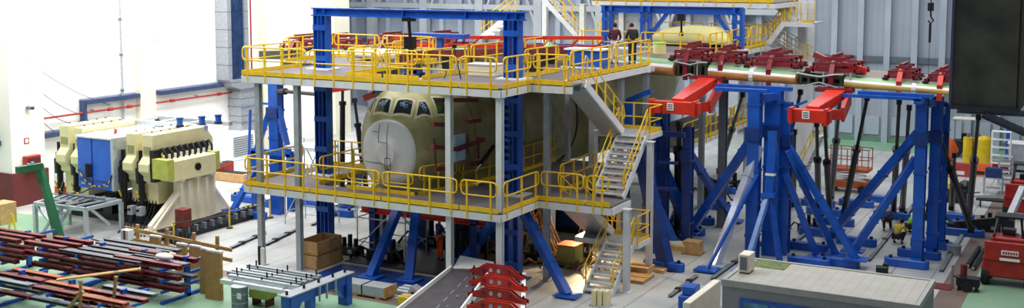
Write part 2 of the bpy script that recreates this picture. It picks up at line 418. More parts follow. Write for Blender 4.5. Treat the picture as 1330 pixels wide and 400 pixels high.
# upper deck, outer edge
xs = [-31.1, -27.75, -24.4, -21.0, -19.36]
names = ['leftmost', 'second', 'third', 'short fourth']
for i in range(4): rail((xs[i]+.03, F), (xs[i+1]-.03, F), U, names[i]+' yellow rail panel along the front edge of the upper deck')
xs = [-31.1, -27.75, -24.4, -21.0, -19.36]
for i in range(4): rail((xs[i]+.03, F), (xs[i+1]-.03, F), L, names[i]+' yellow rail panel along the front edge of the lower deck')
rail((-19.25, 35.1), (-19.25, 37.3), U, 'yellow rail on the upper deck right of the near corner column')
rail((-19.25, 35.1), (-19.25, 37.95), L, 'yellow rail on the lower deck right of the near corner column')
rail((-19.2, 37.25), (-17.6, 37.25), U, 'short yellow rail on the upper deck in front of the stair head')
rail((-18.45, 38.9), (-18.45, 42.9), U, 'yellow rail on the upper deck edge left of the visitor in maroon')
rail((-18.45, 43.0), (-18.45, 47.2), U, 'yellow rail on the upper deck right in front of the two visitors')
rail((-31.15, 35.1), (-31.15, 38.9), U, 'yellow rail up the left edge of the upper deck')
rail((-31.15, 35.1), (-31.15, 38.9), L, 'yellow rail up the left edge of the lower deck')
rail((-33.4, 44.1), (-30.7, 44.1), U, 'rear yellow rail of the upper deck left of the blue gantry post')
rail((-30.6, 44.1), (-27.7, 44.1), U, 'rear yellow rail of the upper deck right of the blue gantry post')
rail((-33.4, 40.5), (-33.4, 44.1), U, 'yellow rail at the far left end of the upper deck')
rail((-27.0, 36.5), (-27.0, 40.4), U, 'yellow rail along the left side of the nose opening, upper deck')
rail((-26.9, 36.4), (-25.3, 36.4), U, 'short yellow rail in front of the nose opening, left half')
rail((-25.2, 36.4), (-23.6, 36.4), U, 'short yellow rail in front of the nose opening, right half')
rail((-23.5, 36.5), (-23.5, 40.0), U, 'near yellow rail along the right side of the nose opening')
rail((-23.5, 40.1), (-23.5, 43.6), U, 'middle yellow rail along the right side of the nose opening')
rail((-23.5, 43.7), (-23.5, 47.1), U, 'far yellow rail along the right side of the nose opening')
rail((-23.4, 47.1), (-20.9, 47.1), U, 'yellow rail across the back of the upper deck before the wing')
rail((-27.6, 40.5), (-27.6, 44.1), U, 'yellow rail along the rear left side of the nose opening')
rail((-20.4, 38.9), (-20.4, 42.0), U, 'inner yellow rail left of the stair head on the upper deck')
# lower deck, inner rails
rail((-26.9, 36.2), (-25.2, 36.2), L, 'low yellow rail in front of the radome, left part', h=.8)
rail((-25.15, 36.2), (-23.7, 36.2), L, 'low yellow rail in front of the radome, right part', h=.8)
rail((-23.6, 36.35), (-23.1, 38.4), L, 'yellow rail beside the nose opening, near part')
rail((-23.1, 38.45), (-22.6, 41.5), L, 'yellow rail along the olive fuselage side, middle part')
rail((-22.5, 41.6), (-22.4, 45.8), L, 'yellow rail along the olive fuselage side, far part')
rail((-28.4, 36.4), (-28.4, 40.0), L, 'yellow rail on the lower deck left of the aircraft nose')
rail((-30.9, 40.4), (-28.5, 40.4), L, 'rear yellow rail of the lower deck behind the left blue post')
rail((-19.2, 37.9), (-17.35, 37.9), L, 'yellow rail along the front of the stair landing, left part')
rail((-17.3, 37.9), (-16.35, 37.9), L, 'short yellow rail at the front right corner of the stair landing')
rail((-19.1, 39.4), (-19.1, 42.9), L, 'yellow rail in front of the tool area behind the stairs')
rail((-18.65, 43.0), (-18.65, 46.4), L, 'yellow rail at the far right edge of the lower deck')

# ------------------------------------------------------------ stairs
def stair(label, x0, x1, p0, p1, rail_sides=(0, 1), under=False, cat='stairs', railm=None):
    """flight in the y-z plane from p0=(y,z) low to p1=(y,z) high, between x0 and x1"""
    (y0, z0), (y1, z1) = p0, p1
    t = thing('stair_flight', label, cat, ((x0+x1)/2, y0, z0))
    for x in (x0, x1):
        B().bar((x, y0, z0+.02), (x, y1, z1-.04), .05, .28).build('stringer', white, t)
    n = max(3, int(round((z1-z0)/.21)))
    for k in range(n):
        f = (k+.6)/n
        B().box(((x0+x1)/2, y0+(y1-y0)*f, z0+(z1-z0)*f), (x1-x0, .3, .05)).add([], []).box(((x0+x1)/2, y0+(y1-y0)*f+.13*(1 if y1 > y0 else -1), z0+(z1-z0)*f+.06), (x1-x0, .02, .12)).build('tread', stair_m, t)
    if under:
        ln = math.hypot(y1-y0, z1-z0); sgn = 1 if y1 > y0 else -1
        b = B(); b.bar(((x0+x1)/2, y0, z0-.2), ((x0+x1)/2, y1, z1-.24), x1-x0+.04, .03); b.build('soffit_panel', concrete_b if under == 2 else galv, t)
    for k in rail_sides:
        x = (x0, x1)[k]
        d = V(0, y1-y0, z1-z0).normalized()
        lo, hi = V(x, y0, z0), V(x, y1, z1)
        r_ = .15; pts = []
        for hgt in (1.0,): 
            pts = [lo+V(0, 0, .55), lo-d*.12+V(0, 0, .75), lo+V(0, 0, 1.0), hi+V(0, 0, 1.0), hi+d*.08+V(0, 0, .78), hi+V(0, 0, .55)]
        B().path(pts, .025, 6, closed=True).build('handrail', yellow, t)
        m = max(3, int(ln_(lo, hi)/1.0)+1)
        for j in range(m):
            c = lo.lerp(hi, (j+.2)/(m-.6)); B().bar(c-V(0,0,.1), c+V(0,0,1.0), .045, .045).build('post', yellow, t)
    return t
def ln_(a, b): return (b-a).length
stair('upper stair flight, grey underside showing, from the upper deck to the landing', -18.35, -17.5, (41.9, 5.45), (38.25, U), under=1)
stair('bright stair flight with white treads from the lower deck to the upper landing', -17.65, -16.45, (39.4, L), (41.8, 5.45))
stair('lowest stair flight with white treads standing on the floor', -17.25, -16.15, (37.65, 0), (39.8, 1.55))
stair('grey soffit stair flight under the lower deck down to the low landing', -18.55, -17.5, (41.0, 1.55), (38.2, L), under=1)
def landing(label, x0, x1, y0, y1, z, railpts):
    t = thing('stair_landing', label, 'landing', (x0, y0, z))
    B().bx(x0, x1, y0, y1, z-.05, z).build('deck_plate', galv, t)
    b = B(); b.bx(x0, x1, y0-.04, y0, z-.2, z); b.bx(x0, x1, y1, y1+.04, z-.2, z); b.bx(x0-.04, x0, y0, y1, z-.2, z); b.bx(x1, x1+.04, y0, y1, z-.2, z); b.build('edge_frame', white, t)
    for p, q in railpts:
        d = (Vector(q)-Vector(p)); L_ = d.length
        B().path([(p[0], p[1], z+.5), (p[0], p[1], z+1.05), (q[0], q[1], z+1.05), (q[0], q[1], z+.5)], .025, 6, closed=True).build('handrail', yellow, t)
        n = max(2, int(L_/.9)+1)
        for k in range(n):
            c = Vector(p).lerp(Vector(q), k/(n-1)); B().bar((c.x, c.y, z-.1), (c.x, c.y, z+1.05), .045).build('post', yellow, t)
        B().bar((p[0], p[1], z+.07), (q[0], q[1], z+.07), .02, .15).build('toe_board', yellow, t)
    return t
landing('upper stair landing with yellow rails on tall white columns', -18.75, -16.35, 41.8, 43.1, 5.45, [((-18.75, 43.1), (-16.35, 43.1)), ((-16.35, 43.1), (-16.35, 41.8))])
landing('low stair landing between the two lowest flights', -18.6, -16.0, 39.8, 41.0, 1.55, [((-16.0, 41.0), (-16.0, 39.8)), ((-18.6, 41.0), (-16.0, 41.0))])

ST=[(36.5,.35,5.15,4.35),(36.53,.8,5.65,3.85),(36.62,1.12,5.98,3.55),(36.78,1.32,6.14,3.38),(36.95,1.5,6.5,3.25),(37.2,1.68,6.9,3.1),(37.6,1.92,7.15,2.95),(38.2,2.15,7.33,2.8),(39.3,2.42,7.45,2.65),(41,2.6,7.5,2.5),(44,2.65,7.52,2.45),(48.3,2.65,7.5,2.45)]
CXF=-25.2
def sect(y):
    for a,b in zip(ST,ST[1:]):
        if a[0]<=y<=b[0]:
            t=(y-a[0])/(b[0]-a[0]);return [a[i]+(b[i]-a[i])*t for i in (1,2,3)]
    return list(ST[-1][1:])
def shell_pt(y,th,off=0.):
    rx,zt,zb=sect(y);zc=(zt+zb)/2;rz=(zt-zb)/2;e=2/2.25
    c,s=math.cos(th),math.sin(th)
    return (CXF+(rx+off)*math.copysign(abs(s)**e,s),y,zc+(rz+off)*math.copysign(abs(c)**e,c))
# ------------------------------------------------------------ aircraft fuselage
def ring(y, n=40, off=0.):
    return [Vector(shell_pt(y, 2*math.pi*i/n, off)) for i in range(n)]
fus = thing('aircraft_fuselage', 'olive primed transport aircraft nose and fuselage shell held inside the platforms', 'aircraft', (CXF, 42, 2.45))
WN = [[(37.14, .06), (37.28, .43), (36.94, .57), (36.84, .04)], [(37.38, .52), (37.54, .62), (37.4, .98), (37.0, .72)], [(37.9, .6), (38.26, .7), (38.04, 1.05), (37.62, 1.0)]]
def inquad(y, th, c):
    th = abs(th); s_ = []
    for p, q in zip(c, c[1:]+c[:1]): s_.append((q[0]-p[0])*(th-p[1])-(q[1]-p[1])*(y-p[0]))
    return all(v > 0 for v in s_) or all(v < 0 for v in s_)
ys = [36.7+.03*k for k in range(56)]+[38.5, 39.3, 40.2, 41, 42.5, 44, 46, 48.3]
N_ = 160; b = B(); vs = [shell_pt(y, 2*math.pi*i/N_) for y in ys for i in range(N_)]; fs = []
for k in range(len(ys)-1):
    for i in range(N_):
        yc = (ys[k]+ys[k+1])/2; th = 2*math.pi*(i+.5)/N_; th = th-2*math.pi if th > math.pi else th
        if any(inquad(yc, th, c) for c in WN): continue
        fs.append((k*N_+i, k*N_+(i+1) % N_, (k+1)*N_+(i+1) % N_, (k+1)*N_+i))
b.add(vs, fs, 0, True); b.add(vs[-N_:], [tuple(range(N_))]); b.build('fuselage_shell', primer, fus)
b = B(); b.loft([ring(s_[0], 48, .012) for s_ in ST[:3]] + [ring(36.71, 48, .012), ring(36.74, 48, -.02)], 0, True, True, True); b.build('radome_bulkhead', radome, fus)
B().bx(-27.0, -23.4, 37.4, 41, 5.15, 5.2).build('cockpit_floor', darksteel, fus); B().bx(-27.2, -23.2, 39.6, 39.66, 5.0, 7.2).build('cockpit_partition', darksteel, fus)
b = B()
def seamline(pts, r=.012):
    b.path([Vector((x, y, z)) for x, y, z in pts], r, 4)
def onface(dx, z):
    # point on the flat front of the radome
    for k in range(200):
        y = 36.5+k*.003; rx, zt, zb = sect(y); zc = (zt+zb)/2; rz = (zt-zb)/2
        if abs(dx/rx)**2.25+abs((z-zc)/rz)**2.25 <= 1: return (CXF+dx, y-.012, z)
    return (CXF+dx, 37.0, z)
for pts in ([(-.35, 5.9), (-.35, 5.2), (.05, 5.2), (.05, 4.6)], [(.05, 5.95), (.05, 4.3), (.12, 3.5)], [(-1.25, 4.4), (-.05, 4.35)], [(-.05, 4.6), (.2, 4.6), (.2, 4.15), (-.05, 4.15), (-.05, 4.6)], [(-.7, 5.6), (-.35, 5.6)]):
    q = []
    for a_, c_ in zip(pts, pts[1:]):
        for k in range(5): q.append(onface(a_[0]+(c_[0]-a_[0])*k/5, a_[1]+(c_[1]-a_[1])*k/5))
    q.append(onface(*pts[-1])); seamline(q)
b.build('seam_lines', dashline, fus)
def pane(c, name='windscreen_pane', off=.02, shrink=0., m=glassm, par=fus):
    b = B(); n = 5
    cy = sum(p[0] for p in c)/4; ct = sum(p[1] for p in c)/4
    c = [(p[0]+(cy-p[0])*shrink, p[1]+(ct-p[1])*shrink) for p in c]
    vs = []
    for i in range(n+1):
        for j in range(n+1):
            u, w = i/n, j/n
            y = (c[0][0]*(1-u)+c[1][0]*u)*(1-w)+(c[3][0]*(1-u)+c[2][0]*u)*w
            th = (c[0][1]*(1-u)+c[1][1]*u)*(1-w)+(c[3][1]*(1-u)+c[2][1]*u)*w
            vs.append(shell_pt(y, th, off))
    b.add(vs, [(i*(n+1)+j, i*(n+1)+j+1, (i+1)*(n+1)+j+1, (i+1)*(n+1)+j) for i in range(n) for j in range(n)], 0, True)
    # frame strip
    return b.build(name, m, par)
prl = mat('pale_primer_frame', '#c3c2a0', .5, 0, .08, 3.)
def surround(c):
    ct = (sum(p[0] for p in c)/4, sum(p[1] for p in c)/4); w_ = .17; b = B()
    out = [(p[0]+(p[0]-ct[0])*w_*1.4, p[1]+(p[1]-ct[1])*w_) for p in c]; inn = [(p[0]-(p[0]-ct[0])*.07, p[1]-(p[1]-ct[1])*.07) for p in c]
    for k in range(4):
        k2 = (k+1) % 4; n = 5; vs = []
        for j in range(n+1):
            f = j/n
            for q in (out, inn): vs.append(shell_pt(q[k][0]*(1-f)+q[k2][0]*f, q[k][1]*(1-f)+q[k2][1]*f, .016))
        b.add(vs, [(2*j, 2*j+1, 2*j+3, 2*j+2) for j in range(n)], 0, True)
    return b.build('window_surround', prl, fus)
for w_ in WN:
    for sgn in (1, -1):
        c = [(y, th*sgn) for y, th in w_]
        fr = surround(c); pane(c, 'windscreen_pane', .008, 0, glassm, fr)
stick = mat('pale_blue_sticker', '#a9c8f4', .5)
for k, (w_, sg) in enumerate(((WN[0], 1), (WN[0], -1), (WN[1], 1))):
    c = [(y, th*sg) for y, th in w_]
    cy = sum(p[0] for p in c)/4; ct = sum(p[1] for p in c)/4
    b = B()
    for j in range(3):     # ring, bar and hook of the emblem stuck on the pane
        th = ct+(j-1)*.075; p = Vector(shell_pt(cy, th, .045))
        if j == 0: b.path([p+V(.06*math.cos(a_), 0, .06*math.sin(a_)) for a_ in [k_*math.pi/4 for k_ in range(8)]], .018, 4, closed=True)
        elif j == 1: b.box(p, (.05, .03, .22)); b.box(p, (.18, .03, .05))
        else: b.path([p+V(.05, 0, .07), p+V(-.04, 0, .06), p+V(.04, 0, -.01), p+V(-.04, 0, -.07)], .018, 4)
    b.build('window_emblem', stick, fus)
# skin joints, frame at the cut end
b = B()
for y in (39.3, 41.0, 43.2, 45.4):
    b.path([Vector(shell_pt(y, a_, .004)) for a_ in [math.pi*k/20 for k in range(-20, 20)]], .012, 4, closed=True)
b.build('skin_joint', primer_dk, fus)
b = B()
r1, r2, r3, r4 = ring(48.3, 40, .05), ring(48.3, 40, -.2), ring(48.42, 40, -.2), ring(48.42, 40, .05)
b.loft([r1, r4, r3, r2, r1], 0, True, False, False); b.build('end_frame', darksteel, fus)
# pipes and hoses on the side
b = B()
for pts in (((-22.52, 44.6, 6.9), (-22.4, 44.9, 6.0), (-22.4, 45.2, 5.0), (-22.5, 44.9, 4.2)), ((-22.5, 40.4, 6.6), (-22.38, 40.8, 5.9), (-22.36, 41.1, 5.2), (-22.5, 41.2, 4.4))): b.path(pts, .03, 6)
b.build('hanging_hose', black, fus)
# load pads on the fuselage side
t = thing('side_load_frame', 'dark red loading bars and links clamped on the olive fuselage side', 'loading frame', (-22.5, 38.5, 4.0))
for a_, c_ in (((572, 128), (619, 133)), ((562, 161), (581, 163)), ((608, 157), (622, 157)), ((561, 189), (596, 193)), ((596, 193), (628, 181)), ((565, 219), (581, 219)), ((610, 214), (622, 212))):
    pass
for p, q in (((-22.40, 36.02, 7.07), (-22.40, 38.71, 6.80)), ((-22.40, 35.48, 6.24), (-22.40, 36.56, 6.08)), ((-22.40, 37.99, 6.03), (-22.40, 38.95, 5.98)), ((-22.30, 35.26, 5.45), (-22.30, 37.06, 5.08)), ((-22.30, 37.06, 5.08), (-22.30, 39.07, 5.20)), ((-22.50, 35.77, 4.50), (-22.50, 36.71, 4.41)), ((-22.50, 38.26, 4.29), (-22.50, 39.17, 4.24))):
    B().bar(p, q, .14, .16).build('loading_bar', rust, t)
for p, q in (((-22.35, 35.50, 5.76), (-22.45, 35.75, 4.68)), ((-22.35, 37.90, 5.56), (-22.40, 38.04, 4.76)), ((-22.35, 38.73, 5.33), (-22.40, 38.82, 4.46))):
    B().bar(p, q, .07, .07).build('link', rust, t)
B().bx(-22.42, -22.36, 37.0, 37.75, 4.6, 5.6).build('pale_sheet', papers, t)
t = thing('load_actuator', 'slanted black hydraulic cylinder leaning on the fuselage side behind the white column', 'actuator', (-22.2, 41, 3.4), 'black hydraulic actuators')
B().tube((-22.30, 38.88, 4.27), (-22.25, 39.80, 4.83), .09, 10).build('barrel', black, t)
B().tube((-22.30, 38.40, 4.04), (-22.30, 39.01, 4.31), .04, 8).build('rod', chrome, t)
# rear fuselage beyond the wing, yellow primer
rear = thing('rear_fuselage', 'pale yellow primed rear fuselage beyond the wing', 'aircraft', (CXF, 60, 3))
def rr(y, rx, zt, zb, n=36):
    zc = (zt+zb)/2; rz = (zt-zb)/2
    return [V(CXF+rx*math.sin(2*math.pi*i/n), y, zc+rz*math.cos(2*math.pi*i/n)) for i in range(n)]
B().loft([rr(51.6, 2.65, 7.5, 2.45), rr(58, 2.7, 7.6, 2.5), rr(62, 2.5, 7.4, 3.2), rr(65, 1.8, 7.2, 4.4), rr(66, .6, 6.6, 5.6)]).build('tail_cone', yellowprimer, rear)
B().loft([rr(51.5, 2.72, 6.2, 2.3), rr(52.5, 3.0, 6.3, 2.2), rr(57, 3.0, 6.2, 2.2), rr(59, 2.6, 5.5, 2.4)]).build('belly_fairing', primer, rear)
B().bx(-26.6, -23.8, 49.3, 51.5, 7.2, 7.45).build('spine_panel', yellowprimer, rear)

# ------------------------------------------------------------ wings
def xmir(x): return -50.4-x if x < -25.2 else x
def ztop(x): return 7.93 - .048*(xmir(x)+18.4)
def thick(x): return .74 - .029*(xmir(x)+18.4)
def wing_section(x, y0=48.15, full=True):
    zt = ztop(x); h = thick(x); zb = zt-h
    return [V(x, y0, zb+.02), V(x, y0, zt-.02), V(x, 49.2, zt+.1), V(x, 50.6, zt+.08), V(x, 51.3, zt-.1), V(x, 51.3, zb+.25), V(x, 49.6, zb-.1)]
def nose_section(x):
    zt = ztop(x); h = thick(x); zb = zt-h
    return [V(x, 48.14, zb+.01), V(x, 47.75, zb+.02), V(x, 47.56, zb+.12*h), V(x, 47.5, zb+.35*h), V(x, 47.52, zb+.58*h), V(x, 47.58, zb+.76*h), V(x, 47.74, zb+.9*h), V(x, 48.14, zt)]
def make_wing(label, x0, x1, segs, bays):
    t = thing('wing', label, 'aircraft wing', ((x0+x1)/2, 49, ztop((x0+x1)/2)-.6))
    n = 14; xs_ = [x0+(x1-x0)*k/n for k in range(n+1)]
    b = B(); b.loft([wing_section(x) for x in xs_], 0, False, bands=[1, 0, 0, 0, 0, 1, 1]); b.build('wing_box', [taupe, primer_dk], t)
    for a_, c_, mm in segs:
        b = B(); b.loft([nose_section(a_+(c_-a_)*k/6) for k in range(7)], 0, True, bands=[0, 0, 0, 0, 1, 2, 2, 0]); le = b.build('leading_edge', [mm, sheet, primer_lt], t)
        xm = (a_+c_)/2; b = B(); b.loft([[p + (V(0, -.012, 0)) for p in nose_section(xm-.09)], [p+V(0, -.012, 0) for p in nose_section(xm+.09)]], 0, False); b.build('joint_strap', radome, le)
    for a_, c_ in bays:
        b = B(); xm = (a_+c_)/2; zt = ztop(xm); h = thick(xm)
        for k in range(6):
            x = a_+.12+(c_-a_-.24)*k/5
            b.bx(x-.05, x+.05, 47.75, 48.15, zt-h+.05, zt-.05)
        b.bx(a_, c_, 47.9, 48.15, zt-.2, zt-.08); b.bx(a_, c_, 47.85, 48.15, zt-h+.05, zt-h+.15)
        b.build('engine_bay_rib', primer_dk, t)
        b = B()
        b.path([(a_, 47.6, zt+.02), (a_+.3, 47.5, zt-.02), (xm, 47.5, zt-.1), (c_-.3, 47.5, zt+.02), (c_, 47.6, zt+.02)], .04, 6)
        b.path([(a_+.2, 47.6, zt-h), (xm, 47.5, zt-h+.2), (c_-.2, 47.6, zt-h)], .03, 6)
        b.build('pipework', galv, t)
    return t
make_wing('right wing of the aircraft with copper and gold leading edge panels', -22.4, -4.6, [(-22.0, -17.55, copper), (-15.95, -12.15, copper), (-10.15, -4.7, gold)], [(-17.5, -16.0), (-12.1, -10.2)])
make_wing('left wing of the aircraft seen over the upper deck rails', -28.0, -41.5, [(-28.2, -32.4, copper), (-34.0, -37.9, copper)], [(-33.9, -32.5)])
# the wings are mirrored about the fuselage only roughly; centre box joins them
B().bx(-28.0, -22.4, 48.5, 51.3, 7.15, 7.75).build('wing_centre_box', taupe, None, 'taupe wing centre box over the fuselage between both wings', 'aircraft part')

# red load clamps on top of the wing
def make_clamp(label, rows=3, wdt=1.5, big=False):
    t = thing('wing_load_clamp', label, 'load clamp', (0, 0, 0), 'red wing load clamps')
    b = B(); b.path([(0, -.75, -.75), (0, -.8, -.1), (0, -.55, .3), (0, .2, .62)], .001, 4)
    for a_, c_ in (((0, -.72, -.85), (0, -.78, -.1)), ((0, -.78, -.1), (0, -.45, .35)), ((0, -.45, .35), (0, .5, .62))): B().bar(a_, c_, .2, .1).build('strap', crimson if not big else redor, t)
    for r_ in range(rows):
        y = -.35+r_*.75
        B().bar((-wdt*.5, y, .12), (wdt*.5, y, .12), .12, .14).build('pad_beam', crimson, t)
        B().bar((-wdt*.36, y, .36), (wdt*.42, y, .38), .12, .14).build('middle_beam', crimson, t)
        B().bar((-wdt*.16, y, .6), (wdt*.22, y, .6), .14, .14).build('upper_beam', crimson, t)
        for s_ in (-.36, 0, .38): B().bar((wdt*s_, y, 0), (wdt*s_, y, .4), .06, .12).build('link', rust, t)
        for s_ in (-.46, .46): B().box((wdt*s_, y, .02), (.22, .3, .08)).build('pad', darksteel, t)
    B().bar((0, -.35, .72), (0, 1.2, .72), .12, .1).build('top_beam', crimson, t)
    return t
CLX = [(-17.0, 1.7, 'above the near red arm'), (-15.4, 1.5, 'right of the near red arm'), (-13.3, 2.3, 'above the wide blue tower'), (-10.7, 2.3, 'above the far red arm'), (-8.0, 1.3, 'second from the dark cladding'), (-6.45, 1.3, 'next to the dark cladding')]
base = None
for i, (x, wd, lab) in enumerate(CLX):
    t = make_clamp('stack of dark red load beams on the right wing, '+lab, 3, wd, i in (4, 5))
    t.location = (x, 48.35, ztop(x)+.06); t.scale = (1, 1, .8 if i > 3 else 1.0)
for i, (x, wd, lab) in enumerate([(-30.2, 2.2, 'nearest the fuselage'), (-33.2, 2.6, 'middle one'), (-36.6, 2.4, 'third from the fuselage'), (-38.9, 2.0, 'outermost')]):
    t = make_clamp('stack of dark red load beams on the left wing, '+lab, 3, wd)
    t.location = (x, 48.35, ztop(x)+.06); t.scale = (1, 1, .8 if i > 3 else 1.0)
t = thing('load_beam', 'dark red inclined beam on the wing above the far red arm', 'beam', (-11, 48.6, 8.2))
B().bar((-11.7, 48.9, 8.3), (-10.2, 48.2, 7.8), .16, .24).build('beam_body', crimson, t); B().bar((-10.4, 48.3, 7.95), (-9.4, 48.2, 7.72), .14, .3).build('end_fork', redor, t)
t = thing('load_beam', 'long dark red box beam lying over the nose opening of the upper deck', 'beam', (-26, 43, 8))
B().bar((-27.9, 42.2, 8.15), (-21.0, 44.6, 8.45), .25, .32).build('beam_body', rust, t)
B().bar((-27.9, 42.2, 8.15), (-28.2, 42.0, 7.9), .3, .5).build('end_fork', rust, t)
B().bx(-26.4, -26.1, 42.6, 42.95, 7.55, 8.1).build('support_pad', darksteel, t); B().bx(-22.4, -22.1, 43.9, 44.3, 7.76, 8.3).build('support_pad', darksteel, t)
t = thing('load_beam', 'bright red truss of beams behind the blue gantry on the upper deck', 'beam', (-27, 46.6, 8))
for z in (8.2, 8.6): B().bar((-31.5, 46.4, z), (-20.6, 46.8, z+.25), .18, .16).build('chord', redor, t)
for k in range(9): B().bar((-31.0+k*1.25, 46.4, 8.2), (-30.4+k*1.25, 46.45, 8.75), .08, .08).build('web', redor, t)
for x in (-30.5, -21.4): B().bx(x-.1, x+.1, 46.4, 46.7, 7.6, 8.2).build('support_pad', darksteel, t)
t = thing('load_beam', 'small red beam with round green cover on the upper deck beyond the opening', 'beam', (-22, 45.4, 8))
B().bar((-23.0, 45.0, 8.2), (-21.2, 45.4, 8.4), .2, .3).build('beam_body', redor, t); B().tube((-22.9, 45.4, 8.0), (-22.4, 45.5, 8.5), .3, 12).build('green_cover', mat('mint_cover', '#86cf9a', .5), t); B().bx(-22.6, -22.2, 45.1, 45.4, 7.75, 8.3).build('support_pad', darksteel, t)

# ------------------------------------------------------------ gantry over the nose
gan = thing('gantry_frame', 'tall blue portal gantry straddling the aircraft nose', 'gantry', (-25, 38.2, 0))
for gx in (-29.5, -20.5):
    p_ = B(); 
    for s_ in (-.2, .2):
        xx = gx+s_
        p_.bx(xx-.12, xx-.085, 38.0, 38.4, 0.05, 10.0); p_.bx(xx+.085, xx+.12, 38.0, 38.4, 0.05, 10.0); p_.bx(xx-.085, xx+.085, 38.17, 38.23, .05, 10.0)
    post = p_.build('gantry_post', blue, gan)
    for k in range(8): B().bx(gx-.32, gx+.32, 37.97, 38.0, .5+1.27*k, .72+1.27*k).build('batten', blue, post)
    B().bx(gx-.6, gx+.6, 37.8, 38.6, 0, .05).build('base_plate', blue, post)
    for z in (L, U): B().bx(gx-.55, gx+.6, 37.75, 38.65, z, z+.06).build('collar_plate', white, post)
for k in range(14): B().bx(-20.8, -20.5, 37.94, 38.0, 3.7+.28*k, 3.82+.28*k).build('rung', blue, gan)
B().ibeam((-29.95, 38.2, 10.15), (-20.0, 38.2, 10.15), .34, .34, .05).build('cross_beam', blue, gan)
b = B()
for x in (-29.7, -29.3, -25.4, -22.5, -20.7, -20.3): b.bx(x-.015, x+.015, 38.03, 38.37, 10.0, 10.3)
b.build('web_stiffener', blue, gan)
t = thing('chain_hoist', 'black chain hoist hanging from the blue gantry beam', 'hoist', (-25.2, 38.2, 8.4))
B().box((-25.2, 38.2, 9.93), (.4, .42, .16)).build('trolley', black, t)
B().tube((-25.2, 38.2, 9.85), (-25.15, 38.2, 9.2), .07, 8).build('suspension', black, t)
B().box((-25.15, 38.2, 9.0), (.4, .3, .5)).build('motor_body', black, t); B().tube((-25.15, 38.2, 8.75), (-25.1, 38.2, 8.3), .09, 8).build('chain_bag', black, t)
B().tube((-25.1, 38.2, 8.3), (-25.1, 38.2, 8.05), .1, 8).build('hook_block', redor, t)
B().tube((-25.45, 38.2, 9.8), (-25.5, 38.2, 7.0), .012, 5).build('chain', galv, t)
def brace(label, p, q, w=.32, d=.34, m=blue, plate=True, name='diagonal_brace', holes=True):
    """p on the floor, q up at what it props"""
    t = thing(name, label, 'brace', p)
    P_, Q_ = Vector(p), Vector(q)
    b = B(); b.bar(P_, Q_, w, d); b.build('beam_body', m, t, bevel=.015)
    if plate: B().bx(P_.x-.45, P_.x+.45, P_.y-.35, P_.y+.35, P_.z-.0, P_.z+.06).build('foot_plate', m, t)
    if holes:
        n_ = max(2, int((Q_-P_).length/1.3)); _, _, a_, c_ = b.frame(P_, Q_)
        for k in range(1, n_):
            c0 = P_.lerp(Q_, k/n_); b2 = B(); b2.bar(c0-(Q_-P_).normalized()*.04, c0+(Q_-P_).normalized()*.04, w+.05, d+.05); b2.build('collar', m, t)
    return t
brace('blue raking brace of the right gantry post with a floor plate by the stairs', (-17.57, 36.94, 0.06), (-20.3, 38.2, 3.1))
brace('blue raking brace left of the right gantry post', (-23.48, 39.53, 0.06), (-20.8, 38.3, 2.9))
brace('blue strut propping the aircraft nose, left one of the pair', (-25.37, 35.59, 0.06), (-25.23, 37.40, 2.52), .34, .3)
brace('blue strut propping the aircraft nose, right one of the pair', (-23.81, 35.93, 0.06), (-24.26, 37.20, 2.65), .34, .3)
t = thing('cross_girder', 'bright red girder running under the belly of the nose', 'girder', (-25, 38.9, 2))
B().ibeam((-28.11, 38.90, 1.95), (-21.79, 38.90, 1.97), .3, .42, .05).build('girder_body', redor, t)
for x in (-27.5, -22.6): B().bar((x, 38.9, 0), (x, 38.9, 2.0), .3, .3).build('leg', navy, t)
t = thing('cradle', 'dark blue cradle carrying the belly of the fuselage', 'cradle', (-25, 42, 0))
for x in (-26.2, -24.2):
    for y in (40.6, 43.4): B().bar((x, y, 0), (x, y, 2.3), .35, .35).build('leg', navy, t)
B().bx(-26.9, -23.5, 40.4, 40.8, 2.1, 2.5).build('saddle', navy, t); B().bx(-26.9, -23.5, 43.2, 43.6, 2.1, 2.5).build('saddle', navy, t)
t = thing('cradle', 'dark blue rear cradle carrying the fuselage under the wing', 'cradle', (-25, 50, 0))
for x in (-26.4, -23.6):
    for y in (47, 50.6): B().bar((x, y, 0), (x, y, 2.4), .4, .4).build('leg', navy, t)
B().bx(-27.2, -22.8, 46.8, 47.2, 2.1, 2.5).build('saddle', navy, t); B().bx(-27.2, -22.8, 50.4, 50.8, 2.1, 2.5).build('saddle', navy, t)
# scaffold under the lower deck
def scaffold(label, x0, x1, y0, y1, z0, z1, m=galv):
    t = thing('scaffold_tower', label, 'scaffold', ((x0+x1)/2, (y0+y1)/2, z0))
    for x in (x0, x1):
        for y in (y0, y1): B().tube((x, y, z0), (x, y, z1), .028, 6).build('standard_tube', m, t)
    k = z0+.6
    while k < z1:
        for y in (y0, y1): B().tube((x0, y, k), (x1, y, k), .025, 6).build('ledger_tube', m, t)
        for x in (x0, x1): B().tube((x, y0, k), (x, y1, k), .025, 6).build('transom_tube', m, t)
        k += 1.0
    B().tube((x0, y0, z0+.3), (x1, y0, z1-.3), .025, 6).build('brace_tube', m, t); B().tube((x1, y1, z0+.3), (x0, y1, z1-.3), .025, 6).build('brace_tube', m, t)
    B().bx(x0, x1, y0, y1, z1-.25, z1-.2).build('boards', m, t)
    return t
scaffold('grey tube scaffold under the lower deck left of the nose struts', -28.0, -25.6, 38.4, 40.0, 0, 2.9)
scaffold('grey tube scaffold standing behind the deck by the left blue tower', -34.4, -32.4, 41.5, 43.0, 0, 3.9)
scaffold('long low scaffold bench right of the left blue tower', -32.2, -30.2, 44.0, 45.4, 0, 3.3)

